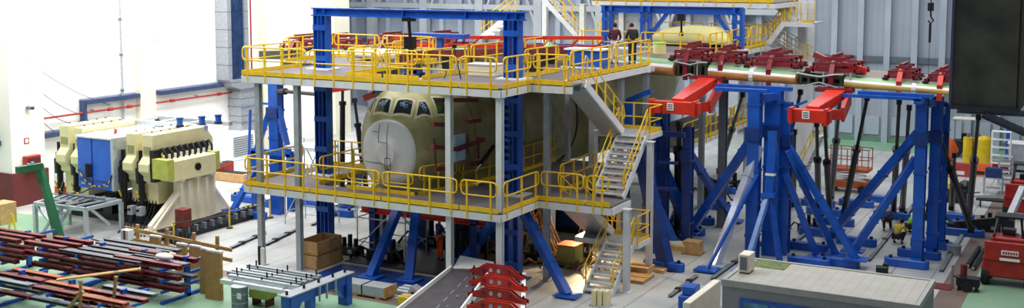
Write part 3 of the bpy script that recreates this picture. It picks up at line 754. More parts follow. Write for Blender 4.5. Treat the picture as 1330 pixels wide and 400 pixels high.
# ------------------------------------------------------------ blue test towers
def foot_beam(x, y, label, ln=1.75, rz=0., m=blue):
    t = thing('floor_anchor_beam', label, 'anchor beam', (x, y, 0), 'blue floor anchor beams')
    n = 6; poly = []
    for k in range(n+1): a_ = -math.pi/2+math.pi*k/n; poly.append((ln/2-.2+.2*math.cos(a_), .2*math.sin(a_)))
    for k in range(n+1): a_ = math.pi/2+math.pi*k/n; poly.append((-ln/2+.2+.2*math.cos(a_), .2*math.sin(a_)))
    c, s_ = math.cos(rz), math.sin(rz)
    poly = [(x+u*c-w_*s_, y+u*s_+w_*c) for u, w_ in poly]
    b = B(); b.prism(poly, 'z', .0, .34); b.build('beam_body', m, t, bevel=.03)
    for s2 in (-1, 1):
        bx_, by_ = x+s2*(ln/2-.25)*c, y+s2*(ln/2-.25)*s_
        B().tube((bx_, by_, .34), (bx_, by_, .44), .07, 8).build('anchor_bolt', darksteel, t)
    return t
def tower(label, cols_, z1, beams, m=blue, loc=None):
    t = thing('test_tower', label, 'steel tower', loc or (cols_[0][0], cols_[0][1], 0))
    for (x, y, w, d, zt) in cols_:
        p_ = B(); p_.bx(x-w/2, x+w/2, y-d/2, y-d/2+.05, 0, zt); p_.bx(x-w/2, x+w/2, y+d/2-.05, y+d/2, 0, zt); p_.bx(x-w/2+.05, x-w/2+.1, y-d/2+.05, y+d/2-.05, 0, zt); p_.bx(x+w/2-.1, x+w/2-.05, y-d/2+.05, y+d/2-.05, 0, zt)
        c = p_.build('tower_post', m, t)
        k = 1.0
        while k < zt-.3:
            B().bx(x-w/2-.03, x+w/2+.03, y-d/2-.03, y+d/2+.03, k, k+.1).build('stiffener', m, c); k += 1.35
        B().bx(x-w/2-.06, x+w/2+.06, y-d/2-.12, y-d/2-.0, zt*.72, zt*.72+.5).build('splice_plate', navy, c)
    for p, q, w, h in beams: B().bar(p, q, w, h).build('cross_beam', m, t)
    return t
# tower beside the far red arm
tower('wide blue test tower in front of the wing left of the far red arm', [(-13.2, 45.4, .48, .5, 6.95), (-12.75, 46.6, .65, .6, 6.95), (-12.3, 47.0, .35, .6, 6.4)], 0,
      [((-14.9, 45.4, 7.0), (-12.7, 45.4, 7.0), .28, .14), ((-15.2, 46.5, 7.02), (-12.0, 46.5, 7.02), .28, .16), ((-13.2, 45.4, 6.7), (-12.45, 46.6, 6.7), .25, .3)])
brace('thin blue jib arm sticking up from the wide blue tower', (-12.2, 46.2, 6.2), (-11.3, 46.2, 6.6), .1, .1, plate=False, name='blue_jib', holes=False)
brace('long blue brace from the wide tower down to the left, lit on its edge', (-16.56, 47.19, 0.40), (-13.21, 46.50, 5.54), .32, .34)
brace('pale lit blue brace of the wide tower', (-14.19, 43.56, 0.06), (-13.06, 45.60, 4.71), .34, .3, mat('highlit_blue_paint', '#d2dcf4', .25, .3, .1, 2.))  # bright highlight on this blue brace is painted into its pale colour
brace('blue fork leg in front of the wide tower, left one', (-12.89, 43.33, 0.06), (-12.47, 45.00, 2.89), .2, .2, mat('paler_blue_paint', '#7fa4e2', .35, .1, .1, 2.), holes=False)  # left fork leg drawn in a paler blue than the right one
brace('blue fork leg in front of the wide tower, right one', (-11.79, 44.58, 0.06), (-12.41, 45.00, 2.89), .2, .2, holes=False)
t = thing('strut', 'blue collared strut above the fork legs of the wide tower', 'strut', (-12.44, 45.00, 2.89))
B().bar((-12.44, 45.00, 2.83), (-12.40, 45.20, 4.50), .34, .3).build('beam_body', blue, t); B().bar((-12.43, 45.00, 2.77), (-12.44, 45.00, 2.95), .55, .5).build('collar', blue, t); B().bar((-12.42, 45.09, 3.63), (-12.42, 45.10, 3.73), .36, .32).build('white_mark', sheet, t); B().bar((-12.40, 45.20, 4.50), (-12.45, 45.30, 5.42), .3, .3).build('beam_body', blue, t)
brace('blue brace from the wide tower down to the right, front one', (-10.28, 47.63, 0.06), (-12.18, 46.60, 4.47), .25, .26)
brace('blue brace from the wide tower down to the right, steep one', (-10.84, 46.75, 0.06), (-12.22, 46.60, 3.50), .22, .26)
brace('blue brace from the wide tower down to the right, rear one', (-9.15, 46.06, 0.36), (-12.40, 46.90, 4.90), .25, .26)
brace('slim blue tube brace left of the wide tower', (-14.24, 42.73, 0.06), (-12.95, 45.20, 3.66), .12, .12, holes=False)
# rightmost tower
tower('rightmost blue test tower under the gold wing panel', [(-7.12, 48.0, .42, .5, 6.8), (-6.75, 49.4, .42, .5, 6.7), (-6.7, 51.2, .4, .5, 6.3)], 0,
      [((-9.5, 47.2, 6.95), (-6.6, 47.2, 6.95), .26, .14), ((-10.4, 46.8, 6.85), (-7.0, 46.8, 6.85), .2, .12), ((-7.12, 46.7, 6.75), (-7.12, 48.4, 6.75), .3, .2), ((-6.75, 49.4, 6.0), (-6.7, 51.2, 6.0), .25, .3), ((-7.12, 48.2, 6.5), (-6.75, 49.4, 6.5), .3, .3)])
brace('upper of the two long blue braces left of the rightmost tower', (-11.03, 50.50, 0.40), (-7.29, 48.30, 5.33), .3, .32)
brace('lower of the two long blue braces left of the rightmost tower', (-9.55, 47.41, 0.36), (-7.34, 48.30, 4.28), .29, .3)
# tower behind the near red arm
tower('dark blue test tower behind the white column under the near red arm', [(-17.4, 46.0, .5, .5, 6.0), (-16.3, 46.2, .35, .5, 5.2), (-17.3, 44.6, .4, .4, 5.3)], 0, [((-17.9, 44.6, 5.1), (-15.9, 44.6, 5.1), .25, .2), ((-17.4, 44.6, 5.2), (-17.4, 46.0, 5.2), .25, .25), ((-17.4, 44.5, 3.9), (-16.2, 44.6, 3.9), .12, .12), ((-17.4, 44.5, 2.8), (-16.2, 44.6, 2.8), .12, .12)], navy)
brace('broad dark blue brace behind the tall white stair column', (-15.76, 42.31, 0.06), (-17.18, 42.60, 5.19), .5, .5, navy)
brace('broad blue brace right of the tall white stair column', (-16.60, 47.50, 0.40), (-17.96, 45.40, 5.10), .42, .4)
brace('second blue brace rising left behind the near arm tower', (-16.51, 45.62, 0.06), (-18.34, 44.60, 4.62), .29, .3)
brace('blue brace right of the near arm tower', (-16.02, 51.81, 0.06), (-16.44, 46.80, 3.95), .3, .3)
brace('blue tube brace crossing low in front of the near arm tower', (-17.95, 48.51, 0.40), (-16.46, 46.60, 2.70), .16, .16, holes=False)
t = thing('blue_jib', 'blue bent arm over the upper landing rails', 'arm', (-17, 45, 5.5))
B().bar((-18.67, 45.20, 6.27), (-18.66, 45.20, 5.01), .5, .3).build('upright', blue, t); B().bar((-18.74, 45.20, 6.30), (-17.55, 45.00, 6.81), .14, .2).build('arm', blue, t)
# far left tower
tower('blue test tower under the left wing behind the left edge of the decks', [(-36.15, 43.1, .55, .5, 6.6)], 0, [((-36.9, 43.1, 6.45), (-35.5, 43.1, 6.45), .3, .2), ((-36.9, 43.0, 5.4), (-36.2, 43.0, 5.4), .1, .1)])
brace('left of the two short blue props of the far left tower', (-37.1, 42.7, 3.1), (-36.35, 43.0, 5.3), .26, .26, plate=False)
brace('right of the two short blue props of the far left tower', (-35.1, 42.7, 3.1), (-35.95, 43.0, 5.3), .26, .26, plate=False)
t = thing('tower_base_frame', 'blue spreader frame carrying the short props of the far left tower', 'frame', (-36.1, 42.7, 0))
for x in (-37.2, -35.0):
    B().bar((x, 42.7, .3), (x, 42.7, 3.1), .3, .3).build('leg', blue, t)
B().bar((-37.3, 42.7, 3.1), (-34.9, 42.7, 3.1), .3, .25).build('cross_beam', blue, t)
brace('slanted blue hydraulic tube left of the deck edge', (-37.04, 40.91, 0.50), (-37.01, 42.40, 2.16), .26, .26)
brace('thin upright blue pole beside the riser pipe left of the deck edge', (-41.04, 46.50, 0.00), (-40.31, 46.00, 4.58), .12, .12, holes=False)
fb = [(1190, 345, 0), (1200, 331, 0), (1207, 321, 0)]
for x, y, lab in ((-7.4, 47.2, 'front one under the rightmost tower'), (-7.2, 49.0, 'middle one under the rightmost tower'), (-7.0, 51.0, 'rear one under the rightmost tower'),
                  (-6.06, 54.09, 0.00)[:2]+('front one of the pair behind the rightmost tower',), (-5.93, 55.72, 0.00)[:2]+('rear one of the pair behind the rightmost tower',), (-6.85, 57.24, 0.00)[:2]+('farthest one right of the rightmost tower',),
                  (-10.92, 45.57, 0.00)[:2]+('front left one between the two right towers',), (-9.88, 46.13, 0.00)[:2]+('front one under the end of the tower braces',), (-11.55, 48.11, -0.00)[:2]+('second row behind the cabin roof',), (-9.96, 50.04, -0.00)[:2]+('under the lower long brace',),
                  (-11.84, 50.98, 0.00)[:2]+('third row right of the wide tower',), (-11.63, 53.55, 0.00)[:2]+('under the upper long brace',), (-11.65, 58.26, 0.00)[:2]+('far one in the gap between the towers',), (-13.36, 57.34, 0.00)[:2]+('far one under the vertical black actuators',), (-9.56, 56.16, 0.00)[:2]+('beside the crouching workers',), (-12.62, 55.49, 0.00)[:2]+('rear row under the black actuators',),
                  (-10.99, 59.91, 0.00)[:2]+('farthest one left of the rightmost tower',),
                  (-17.12, 48.48, -0.00)[:2]+('under the near arm tower',), (-17.14, 46.18, -0.00)[:2]+('front one at the near arm tower',), (-17.64, 54.20, 0.00)[:2]+('far one behind the long blue brace',), (-17.45, 50.79, 0.00)[:2]+('rear one at the near arm tower',),
                  (-15.86, 42.25, 0.00)[:2]+('dark one at the foot of the broad brace',), (-18.82, 58.45, 0.00)[:2]+('farthest one left of the wide tower',),
                  (-36.64, 41.79, 0.00)[:2]+('front one left of the decks',), (-37.85, 44.17, 0.00)[:2]+('middle one by the far left tower',), (-35.80, 45.27, 0.00)[:2]+('one behind the left gantry post',), (-39.55, 44.55, 0.00)[:2]+('rear one left of the far left tower',), (-33.30, 44.17, 0.00)[:2]+('one between left gantry post and scaffold',)):
    foot_beam(x, y, 'rounded blue floor anchor beam, '+lab)

# ------------------------------------------------------------ red engine dummy arms
def arm(x, label, hw=2.1):
    z = ztop(x)-.85; t = thing('engine_load_arm', label, 'load arm', (x, 45.6, 6.3))
    y0 = 43.6
    b = B(); b.bar((x-.1, y0+.2, 6.45), (x, 47.4, z+.15), .5, .5, w2=.8, h2=.35); b.build('box_arm', redor, t, bevel=.02)
    b = B(); b.bar((x+.65, 45.6, 6.2), (x+.5, 47.6, z-.0), .12, .6); b.bar((x-.1, y0+.6, 6.3), (x+.65, 45.7, 6.2), .12, .4); b.build('side_plate', redor, t)
    B().box((x-.15, y0, 6.35), (hw, .42, .5)).build('cross_head', redor, t, bevel=.02)
    B().box((x-.1, 47.5, z+.28), (1.5, .6, .16)).build('mounting_plate', crimson, t)
    B().box((x-.25, y0-.225, 6.4), (.28, .02, .3)).build('tag_plate', sheet, t)
    b = B()
    for k in range(3): b.box((x-.25, y0-.24, 6.32+.08*k), (.2, .01, .03))
    b.build('tag_lettering', darksteel, t)
    for s_ in (-hw/2-.02, hw/2-.3): B().box((x+s_, y0-.1, 6.35), (.12, .5, .62)).build('lug', redor, t)
    for s_ in (-.6, .5): B().tube((x+s_, 47.6, z+.3), (x+s_, 47.6, z+1.0), .035, 6).build('hanger_rod', galv, t)
    b = B(); b.bar(Vector((x-.36, 44.8, 6.55)), Vector((x-.32, 46.2, 6.66)), .012, .1); b.build('side_lettering', sheet, t)
    return t
arm(-15.85, 'bright red engine load arm on the wing beside the upper stair landing')
arm(-10.4, 'bright red engine load arm on the wing between the two right blue towers', 1.6)

# ------------------------------------------------------------ actuators
def actuator(p, q, label, r=.13, m=black, frac=.6):
    P_, Q_ = Vector(p), Vector(q)
    t = thing('load_actuator', label, 'actuator', p, 'black hydraulic actuators')
    mid = P_.lerp(Q_, frac); d = (Q_-P_).normalized()
    B().tube(P_+d*.25, mid, r, 10).build('barrel', m, t)
    B().tube(mid-d*.08, mid+d*.12, r*1.35, 10).build('collar', m, t)
    B().tube(mid+d*.1, Q_-d*.15, r*.55, 8).build('rod', darksteel, t)
    B().box(P_+d*.12, (.26, .3, .3)).build('lower_clevis', m, t); B().box(Q_-d*.1, (.2, .2, .24)).build('upper_clevis', m, t)
    return t
for p, q, lab in (((-13.04, 56.14, 0.10), (-11.62, 49.30, 5.31), 'left one right under the far red arm'), ((-12.06, 54.31, 0.10), (-11.13, 48.60, 5.49), 'right one right under the far red arm'),
                  ((-13.22, 59.73, 0.10), (-10.69, 49.40, 6.51), 'upright one just right of the far red arm'), ((-11.47, 54.24, 0.10), (-9.53, 49.30, 6.59), 'leaning one in the gap between the right towers'),
                  ((-9.60, 56.79, 0.10), (-8.36, 50.00, 6.41), 'upright one next to the rightmost tower'), ((-9.40, 58.11, 0.10), (-8.01, 50.40, 6.13), 'short rod one touching the rightmost tower'),
                  ((-15.39, 57.00, 0.10), (-12.42, 49.60, 6.64), 'leaning one behind the wide blue tower'), ((-14.48, 56.84, 0.10), (-12.85, 50.40, 4.75), 'upright one behind the wide blue tower'),
                  ((-20.74, 64.18, 0.10), (-15.11, 50.00, 6.32), 'silver rod one left of the wide blue tower'),
                  ((-17.45, 48.17, 0.10), (-16.52, 45.60, 5.50), 'upright one below the near red arm'), ((-17.30, 48.58, 0.10), (-16.50, 46.60, 5.15), 'second upright one below the near red arm'),
                  ((-5.67, 53.38, 0.40), (-6.74, 49.40, 5.45), 'slanted one on the right of the rightmost tower'), ((-6.24, 57.25, 0.10), (-5.28, 50.50, 5.89), 'thick upright one under the dark cladding'), ((-7.31, 59.64, 0.10), (-6.82, 56.00, 3.37), 'short one behind the rightmost tower')):
    actuator(p, q, 'black hydraulic actuator, '+lab, .19 if 'near red arm' in lab else .14, frac=.75 if 'near red arm' in lab else .6)
for p, q, lab in (((-34.9, 46.6, .02), (-34.9, 46.8, 6.8), 'upright one seen left of the left gantry post'), ((-33.2, 46.5, .02), (-34.2, 46.8, 5.4), 'crooked one next to the left gantry post'), ((-31.3, 47.2, .02), (-31.6, 47.6, 6.7), 'tall one right of the left gantry post'), ((-30.6, 47.4, .02), (-30.6, 47.6, 6.8), 'thin one between left gantry post and nose')):
    actuator(p, q, 'black hydraulic actuator, '+lab, .14, black, .75)
t = thing('actuator_arm', 'black horizontal strut from the far left tower to the left gantry post', 'strut', (-34, 42.6, 6))
B().tube((-35.8, 42.9, 6.05), (-35.2, 42.7, 6.1), .16, 10).build('collar', black, t); B().tube((-35.3, 42.7, 6.1), (-31.9, 41.6, 6.2), .09, 8).build('rod', black, t)
# ------------------------------------------------------------ cream test machine on the left
def slab(label, x0, x1, y0, y1, z0, z1, notch=True):
    """tall cream press plate lying in the y-z plane with a hooked nose on the front edge"""
    t = thing('press_plate', label, 'machine plate', ((x0+x1)/2, y0, z0))
    zc = z0+(z1-z0)*.45
    poly = [(y0, z1), (y0, zc+.75), (y0-.28, zc+.45), (y0-.28, zc+.1), (y0, zc-.15), (y0, zc-.35), (y0+.25, zc-.55), (y0+.25, z0), (y1, z0), (y1, z1-.6), (y1-.5, z1)]
    B().prism(poly, 'x', x0, x1).build('plate_body', cream, t, bevel=.02)
    for k in range(5): B().tube((x0-.0+.03, y0+.6+.55*k, z1), (x0+.03, y0+.6+.55*k, z1+.05), .05, 6).build('bolt', darksteel, t)
    B().bx(x0+.1, x1-.1, y0-.02, y0+.01, z1-.9, z1-.55).build('slot_plate', primer, t)
    return t
def cyl_pair(label, x, y, z0, z1):
    t = thing('clamp_cylinder', label, 'cylinder', (x, y, z0))
    zz = z0; 
    for k, (r_, h) in enumerate(((.12, .5), (.2, .25), (.15, .5), (.26, .7), (.18, .3), (.1, .5))):
        B().tube((x, y, zz), (x, y, zz+h), r_, 12).build('barrel_section', black, t); zz += h
    B().bar((x, y-.2, z0+.6), (x+.02, y-.35, z0+.9), .06).build('clip', yellow, t)
    return t
slab('leftmost cream press plate of the test machine', -44.7, -44.05, 37.5, 41.2, 1.2, 4.5)
slab('second cream press plate from the left, half hidden by the blue cabinet', -43.7, -43.15, 37.5, 41.2, 1.2, 4.45)
slab('third cream press plate just right of the blue cabinet', -40.3, -39.7, 37.5, 41.4, 1.2, 4.42)
slab('fourth cream press plate carrying the black hose bank', -39.3, -38.65, 37.5, 41.4, 1.2, 4.42)
cyl_pair('black clamp cylinder left of the leftmost cream plate', -45.0, 37.7, .9, 4)
cyl_pair('black clamp cylinder between the two left cream plates', -43.88, 37.7, .9, 4)
cyl_pair('black clamp cylinder between blue cabinet and third cream plate', -40.45, 37.45, .9, 4)
cyl_pair('black clamp cylinder between the two right cream plates', -39.5, 37.6, .9, 4)
t = thing('control_cabinet', 'large blue cabinet box with white roof in the middle of the cream machine', 'cabinet', (-41.7, 38.5, 1.7))
B().bx(-42.95, -40.75, 37.0, 40.8, 1.75, 4.12).build('casing', cabblue, t, bevel=.02)
B().bx(-43.0, -40.7, 36.95, 40.85, 4.12, 4.2).build('roof', sheet, t)
B().bx(-40.75, -40.6, 36.98, 40.8, 1.75, 4.2).build('side_panel', alum, t)
b = B(); b.tube((-42.2, 36.98, 2.3), (-42.2, 36.98, 2.9), .2, 12); b.build('mesh_drum', darksteel, t)
b = B(); b.bx(-42.9, -40.8, 36.97, 37.0, 2.13, 2.16); b.bx(-42.0, -41.98, 36.97, 37.0, 1.75, 4.1); b.build('seam_lines', navy, t)
b = B()
for x in (-42.7, -41.2):
    for k in range(3): b.bx(x+.09*k, x+.06+.09*k, 36.96, 36.99, 1.93, 2.02)
b.build('stencil_marks', alum, t)
for y in (38, 39.4, 40.4): B().bx(-42.9, -40.8, y, y+.06, 4.2, 4.26).build('roof_rib', alum, t)
B().bx(-41.6, -41.5, 38.0, 38.1, 4.2, 4.45).build('red_stub', redplastic, t)
t = thing('machine_top_frame', 'white framework across the top of the cream machine behind the blue cabinet', 'frame', (-41, 41.2, 4.2))
for y in (40.9, 42.6): B().bar((-43.6, y, 4.35), (-38.6, y, 4.35), .25, .2).build('frame_beam', alum, t)
for x in (-43.4, -42, -40.4): B().bar((x, 40.9, 4.35), (x, 42.6, 4.35), .12, .12).build('cross_tie', sheet, t)
for x in (-43.4, -40.9): B().bar((x, 42.6, 0), (x, 42.6, 4.3), .3, .3).build('leg', darksteel, t)
for i, (px_, x) in enumerate(((192, -39.5), (212, -38.9), (227, -38.4))):
    t = thing('electric_motor', 'blue electric motor on top of the cream machine, '+('left', 'middle', 'right')[i]+' one of three', 'motor', (x, 41.0, 4.45), 'blue motors on the cream machine')
    y = 41.0; x = (-39.6, -39.05, -38.75)[i]; y = (40.2, 41.1, 41.5+.4)[i]
    t.location = (x, y, 4.42)
    B().tube((x, y, 4.42), (x, y, 4.5), .2, 12).build('flange', darksteel, t); B().tube((x, y, 4.5), (x, y, 4.78), .15, 12).build('motor_body', blue, t); B().tube((x, y, 4.78), (x, y, 4.86), .18, 12).build('fan_cover', navy, t)
t = thing('machine_pedestal', 'dark pedestal under the cream press plates', 'machine base', (-41.5, 39.5, 0))
B().bx(-45.0, -38.7, 38.2, 41.2, 0, .35).build('base_slab', darksteel, t)
for x in (-44.4, -42.2, -40.0, -39.0): B().bx(x-.3, x+.3, 38.0, 41.0, .35, 1.2).build('pedestal_block', black, t)
b = B()
for k in range(9):
    x = -40.4+.2*k; b.path([(x, 37.8, 1.4), (x+.05, 37.5, .8), (x-.1, 37.3, .3), (x+.2, 36.9, .06), (x+.6, 36.4, .05)], .035, 5)
b.build('hose_bundle', rubber, t)
for i, x in enumerate((-39.9, -39.35)):
    t = thing('servo_valve_block', ('left', 'right')[i]+' grey valve block on the dark hoses below the cream plates', 'valve', (x, 37.2, .35))
    B().box((x, 37.35, .9), (.3, .3, .4)).build('block_body', galv, t); B().box((x, 37.35, .55), (.24, .24, .4)).build('manifold', darksteel, t); B().tube((x, 37.2, .95), (x, 37.1, .95), .06, 8).build('port', black, t)
# lever block and lever stand
t = thing('lever_stand', 'pale cream ribbed trapezoid stand under the black hose bank', 'stand', (-38, 39, 0))
B().prism([(36.6, 0.25), (36.6, .5), (38.25, 1.75), (38.25, 2.2), (40.4, 2.2), (40.4, 1.75), (41.5, .6), (41.5, .25)], 'x', -38.2, -37.95).build('stand_plate', palecream, t, bevel=.02)
for y in (38.3, 38.8, 39.35, 39.9, 40.4): B().bx(-37.95, -37.7, y-.05, y+.05, .25, 2.2).build('rib', palecream, t)
B().bar((-37.8, 36.65, .38), (-37.8, 38.2, 1.7), .1, .12, up=(1,0,0)).build('rib', palecream, t); B().bar((-37.8, 41.4, .45), (-37.8, 40.4, 1.7), .1, .12, up=(1,0,0)).build('rib', palecream, t)
B().bx(-38.6, -37.4, 36.5, 41.6, .0, .25).build('base_plate', palecream, t)
t = thing('lever_block', 'long cream beam block with a round black port facing the decks', 'machine block', (-38, 39.6, 2.2))
B().bx(-38.35, -37.5, 37.6, 40.35, 2.35, 3.3).build('block_body', cream, t, bevel=.03)
B().tube((-37.5, 39.1, 2.85), (-37.42, 39.1, 2.85), .17, 14).build('round_port', black, t)
B().bx(-38.4, -37.45, 37.2, 37.6, 2.5, 3.4).build('end_block', limem, t); B().bx(-38.4, -37.6, 40.35, 40.7, 2.5, 3.35).build('end_block', limem, t)
for y in (38.4, 39.4, 40.3): B().bx(-38.2, -37.7, y-.12, y+.12, 2.2, 2.36).build('foot', palecream, t)
t = thing('hose_bank', 'black row of valves and hoses behind the long cream block', 'hose bank', (-38.6, 39.5, 3.2))
B().bx(-38.64, -38.38, 37.3, 40.8, 2.3, 3.75).build('manifold', black, t)
for k in range(9):
    y = 37.6+.37*k; b = B(); b.path([(-38.4, y, 3.7), (-38.15, y, 3.85), (-38.0, y+.05, 3.6), (-38.0, y+.05, 3.32)], .05, 6); b.build('hose_loop', rubber, t)
    B().tube((-38.25, y+.15, 3.3), (-38.25, y+.15, 3.5), .06, 8).build('knob', sheet, t)
for y in (37.7, 38.3): B().bx(-38.34, -38.3, y, y+.08, 2.5, 3.6).build('lime_strip', limem, t)
# floor skid with hoses
t = thing('hose_skid', 'low dark skid with pipes along the foot of the trapezoid stand', 'skid', (-37, 38.8, 0))
for x in (-37.1, -36.5): B().bar((x, 36.0, .12), (x, 42.2, .12), .16, .22).build('skid_beam', darksteel, t)
for k in range(12): B().bx(-37.25, -36.35, 36.2+.52*k, 36.3+.52*k, .22, .5).build('hose_rack', greysteel, t)
for x in (-37.0, -36.8, -36.6): B().tube((x, 36.1, .5), (x, 42.1, .5), .05, 6).build('pipe_run', darksteel, t)
B().bx(-36.9, -36.4, 37.0, 37.5, .5, 1.3).build('junction_box', rust, t)
for i, (x, y) in enumerate(((-36.2, 36.2), (-36.1, 39.6), (-35.9, 42.2))):
    t = thing('barrier_post', 'short yellow barrier post by the hose skid, '+('near', 'middle', 'far')[i]+' one', 'post', (x, y, 0), 'yellow barrier posts')
    B().tube((x, y, 0), (x, y, .95), .04, 8).build('post_tube', yellow, t); B().tube((x, y, 0), (x, y, .04), .16, 10).build('base', darksteel, t)
chainm = mat('yellow_black_chain', '#e6c322', .5, 0, .05); stripes(chainm, 'Y', .3, .15, '#16160f'); stripes(chainm, 'X', .3, .15, '#16160f')
def chain(pts, lab):
    out = []
    for a_, c_ in zip(pts, pts[1:]):
        a_, c_ = Vector(a_), Vector(c_)
        for k in range(6): out.append(a_.lerp(c_, k/6)-V(0, 0, .12*math.sin(math.pi*k/6)))
    out.append(Vector(pts[-1])); B().path(out, .03, 6).build('barrier_chain', chainm, None, lab, 'chain', 'yellow and black barrier chains', origin=pts[0])
chain([(-36.2, 36.2, .9), (-36.1, 39.6, .9), (-35.9, 42.2, .9)], 'yellow and black chain strung between the posts by the hose skid')
chain([(-38.10, 33.36, 0.60), (-36.69, 33.80, 0.60), (-34.84, 33.72, 0.70), (-36.2, 36.2, .9)], 'yellow and black chain low in front of the machine hoses')
chain([(-42.9, 36.95, 2.6), (-42.0, 36.9, 1.95), (-41.0, 36.95, 2.1), (-40.7, 36.95, 2.5)], 'yellow and black chain across the front of the blue cabinet')
chain([(-43.9, 36.9, 1.9), (-43.6, 36.4, 1.65), (-42.6, 36.4, 1.6), (-41.9, 36.9, 1.9)], 'yellow and black chain left of the blue cabinet')
# aluminium table frame in front
t = thing('profile_table', 'pale aluminium profile table with raking legs in front of the blue cabinet', 'table', (-41.4, 35.4, 0))
tp = [(-42.9, 34.5), (-39.9, 34.7), (-39.9, 36.7), (-43.2, 36.6)]
for a_, c_ in zip(tp, tp[1:]+tp[:1]): B().bar((a_[0], a_[1], 1.42), (c_[0], c_[1], 1.42), .16, .16).build('top_rail', alum, t)
for x, y in tp + [(-41.4, 34.6)]: B().bar((x, y, 0), (x, y, 1.36), .16, .16).build('leg', alum, t)
for p, q in (((-42.8, 34.5, 1.35), (-42.0, 34.5, .7)), ((-41.5, 34.6, .6), (-40.7, 34.6, 1.36)), ((-39.9, 35.0, 1.36), (-39.9, 36.0, .5)), ((-41.4, 34.5, 1.3), (-42.4, 34.3, .0))): B().bar(p, q, .1, .1).build('diagonal_strut', alum, t)
B().bx(-42.8, -41.2, 35.0, 36.5, 1.5, 1.56).build('grey_tray', greysteel, t)
for k in range(4): B().bar((-42.4+.7*k, 34.6, 1.55), (-42.2+.7*k, 36.6, 1.55), .08, .08).build('cross_rail', alum, t)
b = B(); 
for k in range(6): b.path([(-42.5+.4*k, 35.2, 1.6), (-42.3+.4*k, 35.6, 1.72), (-42.0+.4*k, 35.9, 1.62)], .03, 5)
b.build('cable_loops', darksteel, t)
t = thing('jib_crane', 'dark green jib post with a short horizontal arm at the far left', 'crane', (-41.08, 34.26, 0.00))
B().bar((-40.96, 34.17, 0.00), (-41.9, 34.2, 2.6), .3, .36, w2=.26, h2=.3).build('crane_post', greenp, t)
B().bar((-41.9, 34.2, 2.5), (-42.15, 34.15, 3.3), .28, .34).build('knee', greenp, t)
B().bar((-42.0, 34.2, 3.25), (-42.09, 33.00, 3.24), .24, .28).build('crane_arm', greenp, t)
b = B()
for k in range(4): b.box(Vector((-42.2, 34.1, 3.45)).lerp(Vector((-42.09, 33.00, 3.24)), .2+.2*k)+V(0, 0, .0), (.12, .1, .12))
b.build('trolley_clips', galv, t)
# things at the far left edge
def cabinet(name, lab, cat, c, d, m, extra=None):
    t = thing(name, lab, cat, (c[0], c[1], c[2]-d[2]/2))
    B().box(c, d).build('casing', m, t, bevel=.02)
    B().box((c[0], c[1]-d[1]/2-.01, c[2]), (d[0]*.8, .02, d[2]*.8)).build('door', extra or m, t)
    B().box((c[0]+d[0]*.3, c[1]-d[1]/2-.03, c[2]), (.03, .03, .15)).build('handle', darksteel, t)
    return t
cabinet('switch_cabinet', 'white switch cabinet left of the leftmost cream press plate', 'cabinet', (-46.6, 39.4, .9), (1.0, .7, 1.8), sheet)
cabinet('switch_cabinet', 'lime green and grey cabinet standing behind the white switch cabinet', 'cabinet', (-47.0, 41.2, 1.5), (.9, .7, 3.0), limem)
cabinet('storage_box', 'brown box at the very left edge of the floor', 'box', (-46.26, 35.37, 0.50), (.9, .9, 1.0), cardboard)
t = thing('equipment_trolley', 'low trolley with pale and dark parts beside the maroon pier base', 'trolley', (-45.4, 38.6, 0))
B().bx(-46, -44.9, 37.9, 38.6, .3, .38).build('shelf', galv, t); B().bx(-46, -44.9, 37.9, 38.6, .95, 1.02).build('top_shelf', galv, t)
for x in (-45.95, -44.95):
    for y in (37.95, 38.55): B().bar((x, y, .0), (x, y, 1.0), .06).build('leg', galv, t)
B().bx(-45.8, -45.2, 38.0, 38.5, 1.02, 1.35).build('parts_crate', orangepl, t); B().bx(-45.7, -45.0, 38.0, 38.5, .38, .75).build('lower_crate', darksteel, t)
for i, (px_, x) in enumerate(((18, 0), (34, 0))):
    pass
t = thing('floor_stand', 'small yellow A frame stand on the green floor at the far left', 'stand', (-44.45, 34.47, -0.00))
c0 = Vector((-44.45, 34.47, -0.00))
for s_ in (-.25, .25): B().bar(c0+V(s_, 0, 0), c0+V(s_*.2, 0, .8), .06).build('leg', yellow, t)
B().bar(c0+V(-.15, 0, .35), c0+V(.15, 0, .35), .05).build('cross_bar', yellow, t)
# items by the duct
for i, (p, d, m, n_, lb, cat) in enumerate((((-45.28, 49.08, 0.40), (.8, .5, .8), redplastic, 'tool_case', 'red case on the floor in front of the duct cabinet', 'case'), ((-47.15, 50.40, 0.40), (.6, .5, .7), yellowpl, 'plastic_bin', 'yellow bin beside the duct cabinet', 'bin'),
      ((-46.93, 49.28, 0.50), (.9, .1, 1.0), sheet, 'notice_board', 'white board with green and red marks by the left wall', 'board'), ((-44.15, 48.65, 0.30), (2.4, .6, .5), cardboard, 'floor_box', 'long brown box on the floor below the duct', 'box'), ((-45.45, 49.84, 0.40), (.5, .5, .8), redplastic, 'plastic_bin', 'small red bin right below the duct cabinet', 'bin'))):
    t = thing(n_, lb, cat, (p[0], p[1], 0)); B().bx(p[0]-d[0]/2, p[0]+d[0]/2, p[1]-d[1]/2, p[1]+d[1]/2, 0.0, d[2]).build('body', m, t, bevel=.03)
    B().bx(p[0]-d[0]/2.2, p[0]+d[0]/2.2, p[1]-d[1]/2.2, p[1]+d[1]/2.2, d[2], d[2]+.04).build('lid', darksteel if m != sheet else alum, t)
